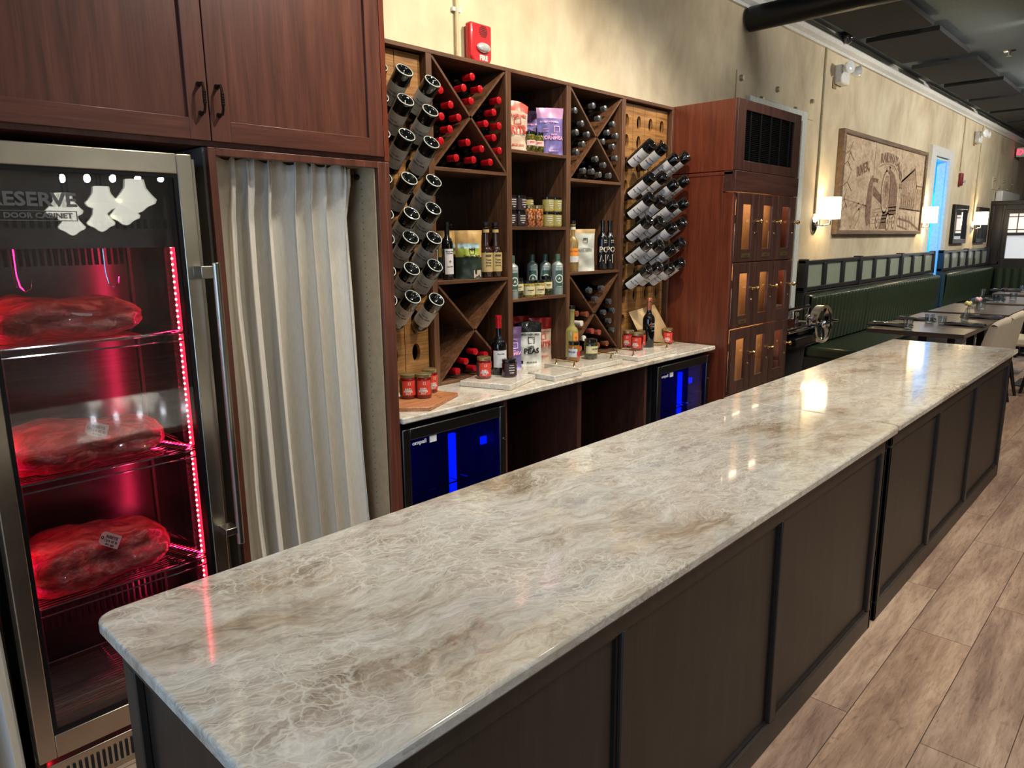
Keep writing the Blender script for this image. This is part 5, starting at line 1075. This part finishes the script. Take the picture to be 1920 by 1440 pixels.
# ---------------------------------------------------------------- dining tables and what stands on them
def table(x0, x1, y0, y1, lab):
    o = thing('dining_table', lab, 'table', ((x0+x1)/2, (y0+y1)/2, 0), 'dark dining tables'); b = PO(o); cx, cy = (x0+x1)/2, (y0+y1)/2
    b('tabletop', MB().box(x0, x1, y0, y1, .715, .76), tablewood, bevel=.004)
    for xx in ((x0+.4, x1-.4) if x1-x0 > 1.2 else (cx,)):
        b('pedestal', MB().box(xx-.04, xx+.04, cy-.04, cy+.04, .03, .715).box(xx-.25, xx+.25, cy-.05, cy+.05, 0, .03).box(xx-.05, xx+.05, cy-.25, cy+.25, 0, .03).box(xx-.2, xx+.2, cy-.2, cy+.2, .70, .715), black)
    return o
table(7.89, 9.97, 1.51, 2.39, 'long dark wood dining table nearest the counter end set for four')
table(10.2, 11.6, 1.52, 2.385, 'dark wood dining table second from the counter with carafe on it')
table(11.9, 13.3, 1.3, 2.10, 'dark wood dining table third from the counter with two tumblers')
table(13.9, 15.4, 1.2, 2.34, 'dark wood dining table farthest away near the far banquette')
tum = bpy.data.objects.new('water_glass', None); C.objects.link(tum)
MB().lathe([(0, .012), (.030, .012), (.036, .05), (.038, .085), (.0395, .085), (.0385, .05), (.033, .002), (.028, 0), (0, 0)], 20).build('glass_bowl', clearglass, tum)
MB().lathe([(0, .0015), (.027, .0015), (.029, .010), (.016, .014), (0, .012)], 16).build('thick_base', P('glass_base', col(225, 230, 232), .08, 0, 1), tum)  # white colour painted for the sparkling highlights of the glass bottom
def G(px, py, label, z=.76, s=1.0):
    p = at(px, py, z=z); use(tum, T(p.x, p.y, z)@Matrix.Scale(s, 4), label, 'glass', 'water glasses on the tables')
G(1702, 617, 'empty tumbler on the near table, closest to the banquette side front', s=1.15); G(1742, 606, 'empty tumbler on the near table, second from the left', s=1.15); G(1766, 609, 'empty tumbler on the near table, to the left of the black napkin', s=1.1)
G(1808, 602, 'empty tumbler on the near table in front of the flower vase', s=1.1); G(1821, 574, 'empty tumbler on the second table left of the carafe', s=1.2)
G(1868, 567, 'empty tumbler on the third table, left of the candle', s=1.25); G(1875, 567.5, 'empty tumbler on the third table, right of its twin', s=1.25); G(1899, 563, 'empty tumbler on the third table, rightmost', s=1.25); G(1916, 547, 'empty tumbler on the farthest table at the right edge', s=1.25)
p = at(1838, 580, z=.76); o = thing('carafe', 'clear glass water carafe with narrow neck on the second table', 'carafe', (p.x, p.y, .76))
MB().lathe([(.045, 0), (.052, .02), (.052, .10), (.03, .17), (.027, .20), (.038, .26), (.040, .26), (.03, .20), (.033, .17), (.055, .10), (.055, .01), (.045, 0), (0, 0)], 22).build('glass_body', clearglass, o)
MB().lathe([(0, .003), (.045, .003), (.04, .012), (0, .014)], 16).build('thick_base', P('glass_base', white.diffuse_color), o)  # same painted highlight under the carafe
def vase(px, py, colr, lab):
    p = at(px, py, z=.76); o = thing('bud_vase', lab, 'vase', (p.x, p.y, .76), 'bud vases on the tables')
    MB().lathe([(0, 0), (.03, 0), (.034, .03), (.022, .08), (.024, .09)], 16).build('glass_vase', clearglass, o)
    MB().tube([(0, 0, .01), (.004, 0, .12)], .003, 6).build('stem', P('stem_green', col(60, 90, 50), .6), o)
    m = MB()
    for k in range(7): a0 = k*.9; m.sphere((.02*math.cos(a0), .02*math.sin(a0), .14+.012*(k % 2)), .022, 8)
    m.build('blossom', colr, o)
vase(1813, 592, P('yellow_petals', col(226, 214, 140), .7), 'small glass vase with pale yellow flowers on the near table'); vase(1832, 583, P('pink_petals', col(228, 180, 180), .7), 'small glass vase with pale pink flower beside the carafe on second table')
vase(1881, 562, P('dark_petals', col(60, 30, 40), .7), 'small dark flower in a vase between tumblers on the third table')
nap = bpy.data.objects.new('napkin_setting', None); C.objects.link(nap)
MB().grid(lambda u, v: (-.14+.28*u, -.05+.10*v, .006+.014*math.sin(math.pi*v)+.004*math.sin(9*u+3*v)), 14, 6).grid(lambda u, v: (-.14+.28*u, -.05+.10*v, 0), 14, 6, True).build('folded_napkin', napkin_mat, nap, solid=.002)
MB().box(-.12, .03, -.018, -.010, .022, .026).box(.03, .12, -.024, -.004, .022, .026).build('knife', chrome, nap, bevel=.002); MB().box(-.12, .04, .004, .011, .022, .026).box(.04, .11, -.002, .018, .022, .026).build('fork', chrome, nap, bevel=.002)
def N(px, py, rz, lab, s=1.15): p = at(px, py, z=.76); use(nap, T(p.x, p.y, .76)@RZ(rz)@Matrix.Scale(s, 4), lab, 'napkin', 'black napkins with cutlery')
N(1668, 611, 85, 'black folded napkin with cutlery at the left front corner of near table', 1.5); N(1716, 600, 90, 'black folded napkin with cutlery at the back left of near table', 1.4); N(1806, 611, 88, 'black folded napkin with cutlery on near table close to the chairs', 1.4); N(1842, 597, 88, 'black folded napkin with cutlery on near table at its far right', 1.5)
N(1853, 563, 90, 'black folded napkin on the third table left of the tumblers', 1.4); N(1886, 546, 85, 'dark blue folded napkin at the left of the farthest table', 1.6)

# ---------------------------------------------------------------- upholstered chairs
chair = bpy.data.objects.new('dining_chair', None); C.objects.link(chair)
def backfn(off):
    def fn(u, v):
        q = u*2-1; z = .42+.49*v; half = .235+.02*v-.05*max(0, v-.9)*5*0
        x = q*half; wing = .10*abs(q)**2.2*(1-.45*v); topdrop = -.05*(abs(q)**4)*v**4
        return (x, -.24-.07*v+wing+off*(1 if off else 1), z+topdrop)
    return fn
m = MB(); m.grid(backfn(0), 18, 12); m.grid(backfn(.065), 18, 12, True)
def rim(u0):  # close the sides and the top
    f0, f1 = backfn(0), backfn(.065)
    m.grid(lambda u, v: tuple(Vector(f0(u0, v)).lerp(Vector(f1(u0, v)), u)), 1, 12, u0 == 0)
rim(0); rim(1); f0, f1 = backfn(0), backfn(.065); m.grid(lambda u, v: (lambda a, c: (a.lerp(c, v)+Vector((0, 0, .015*math.sin(math.pi*v)))))(Vector(f0(u, 1)), Vector(f1(u, 1))), 18, 4)
m.build('backrest', cream_fabric, chair, ang=70, weld=True)
MB().box(-.235, .235, -.22, .25, .36, .47).build('seat', cream_fabric, chair, bevel=.03)
for sx in (-1, 1):
    for y0, y1 in ((-.20, -.28), (.2, .22)): MB().tube([(sx*.19, y0, .37), (sx*.20, y1, 0)], [.024, .015], 8).build('leg', darkleg, chair)
use(chair, T(8.12, 1.50, 0)@RZ(0), 'cream upholstered dining chair at the near table, closest to the counter', 'chair', 'cream dining chairs')
use(chair, T(8.93, 1.50, 0)@RZ(0), 'cream upholstered dining chair at the near table, second along its side', 'chair', 'cream dining chairs')
use(chair, T(10.7, 1.42, 0)@RZ(0), 'cream upholstered dining chair at the second table', 'chair', 'cream dining chairs')
use(chair, T(9.35, .86, 0)@RZ(150), 'cream upholstered dining chair standing in the aisle right of the near table', 'chair', 'cream dining chairs')
o = bx('floor_mat', 9.75, 10.3, -.6, 1.34, 0, .012, P('mat_charcoal', col(58, 56, 60), .8), bevel=.004); tag(o, 'dark rectangular mat on the plank floor near the dining chairs', 'mat')

# ---------------------------------------------------------------- white pendants over the guest side, seen mirrored in the fridge door
def pend(px, py, Yv, wpx, lab):
    p = at(px, py, y=Yv); y = 2*FY-Yv; sc = wpx/FPX*((p-CAM).dot(_f)); r_ = sc/2
    o = thing('pendant_lamp', lab, 'pendant', (p.x, y, p.z), 'white pendant lamps')
    MB().lathe([(r_*.45, r_*.85), (r_*.52, r_*.4), (r_*.8, 0), (r_, -.22*r_), (r_*.92, -.42*r_), (r_*.5, -.62*r_), (r_*.25, -.85*r_), (0, -.95*r_)], 24).build('lamp_shade', P('pendant_shade', col(240, 235, 200), .6, emit=(1, .95, .78, 1), es=3.0), o, solid=.004)
    MB().tube([(0, 0, r_*.8), (0, 0, 3.9-p.z)], .006, 6).build('cord', black, o)
pend(122, 388, 7.4, 60, 'white pendant lamp mirrored in the fridge door, left one'); pend(194, 374, 7.4, 56, 'white pendant lamp mirrored in the fridge door, middle one'); pend(257, 366, 7.4, 68, 'white pendant lamp mirrored in the fridge door, right one')
pend(136, 420, 9.2, 44, 'white pendant lamp mirrored in the fridge door, lower left one'); pend(191, 412, 9.2, 46, 'white pendant lamp mirrored in the fridge door, lower middle one'); pend(236, 398, 9.2, 50, 'white pendant lamp mirrored in the fridge door, lower right one')
for k, px in enumerate((118, 165, 213, 260, 303)):
    p = at(px, 334, y=10.8); y = 2*FY-10.8
    o = thing('bulb_light', 'bright bare bulb mirrored along the top of the fridge glass, %s from left' % ordn[k], 'bulb', (p.x, y, p.z), 'row of bare bulbs')
    MB().sphere((0, 0, 0), .036, 12, 1, 1, 1.5).build('bulb', P('bulb_glow', col(255, 250, 240), .5, emit=(.9, .95, 1, 1), es=45), o); MB().tube([(0, 0, .04), (0, 0, 3.9-p.z)], .006, 6).build('cord', black, o)
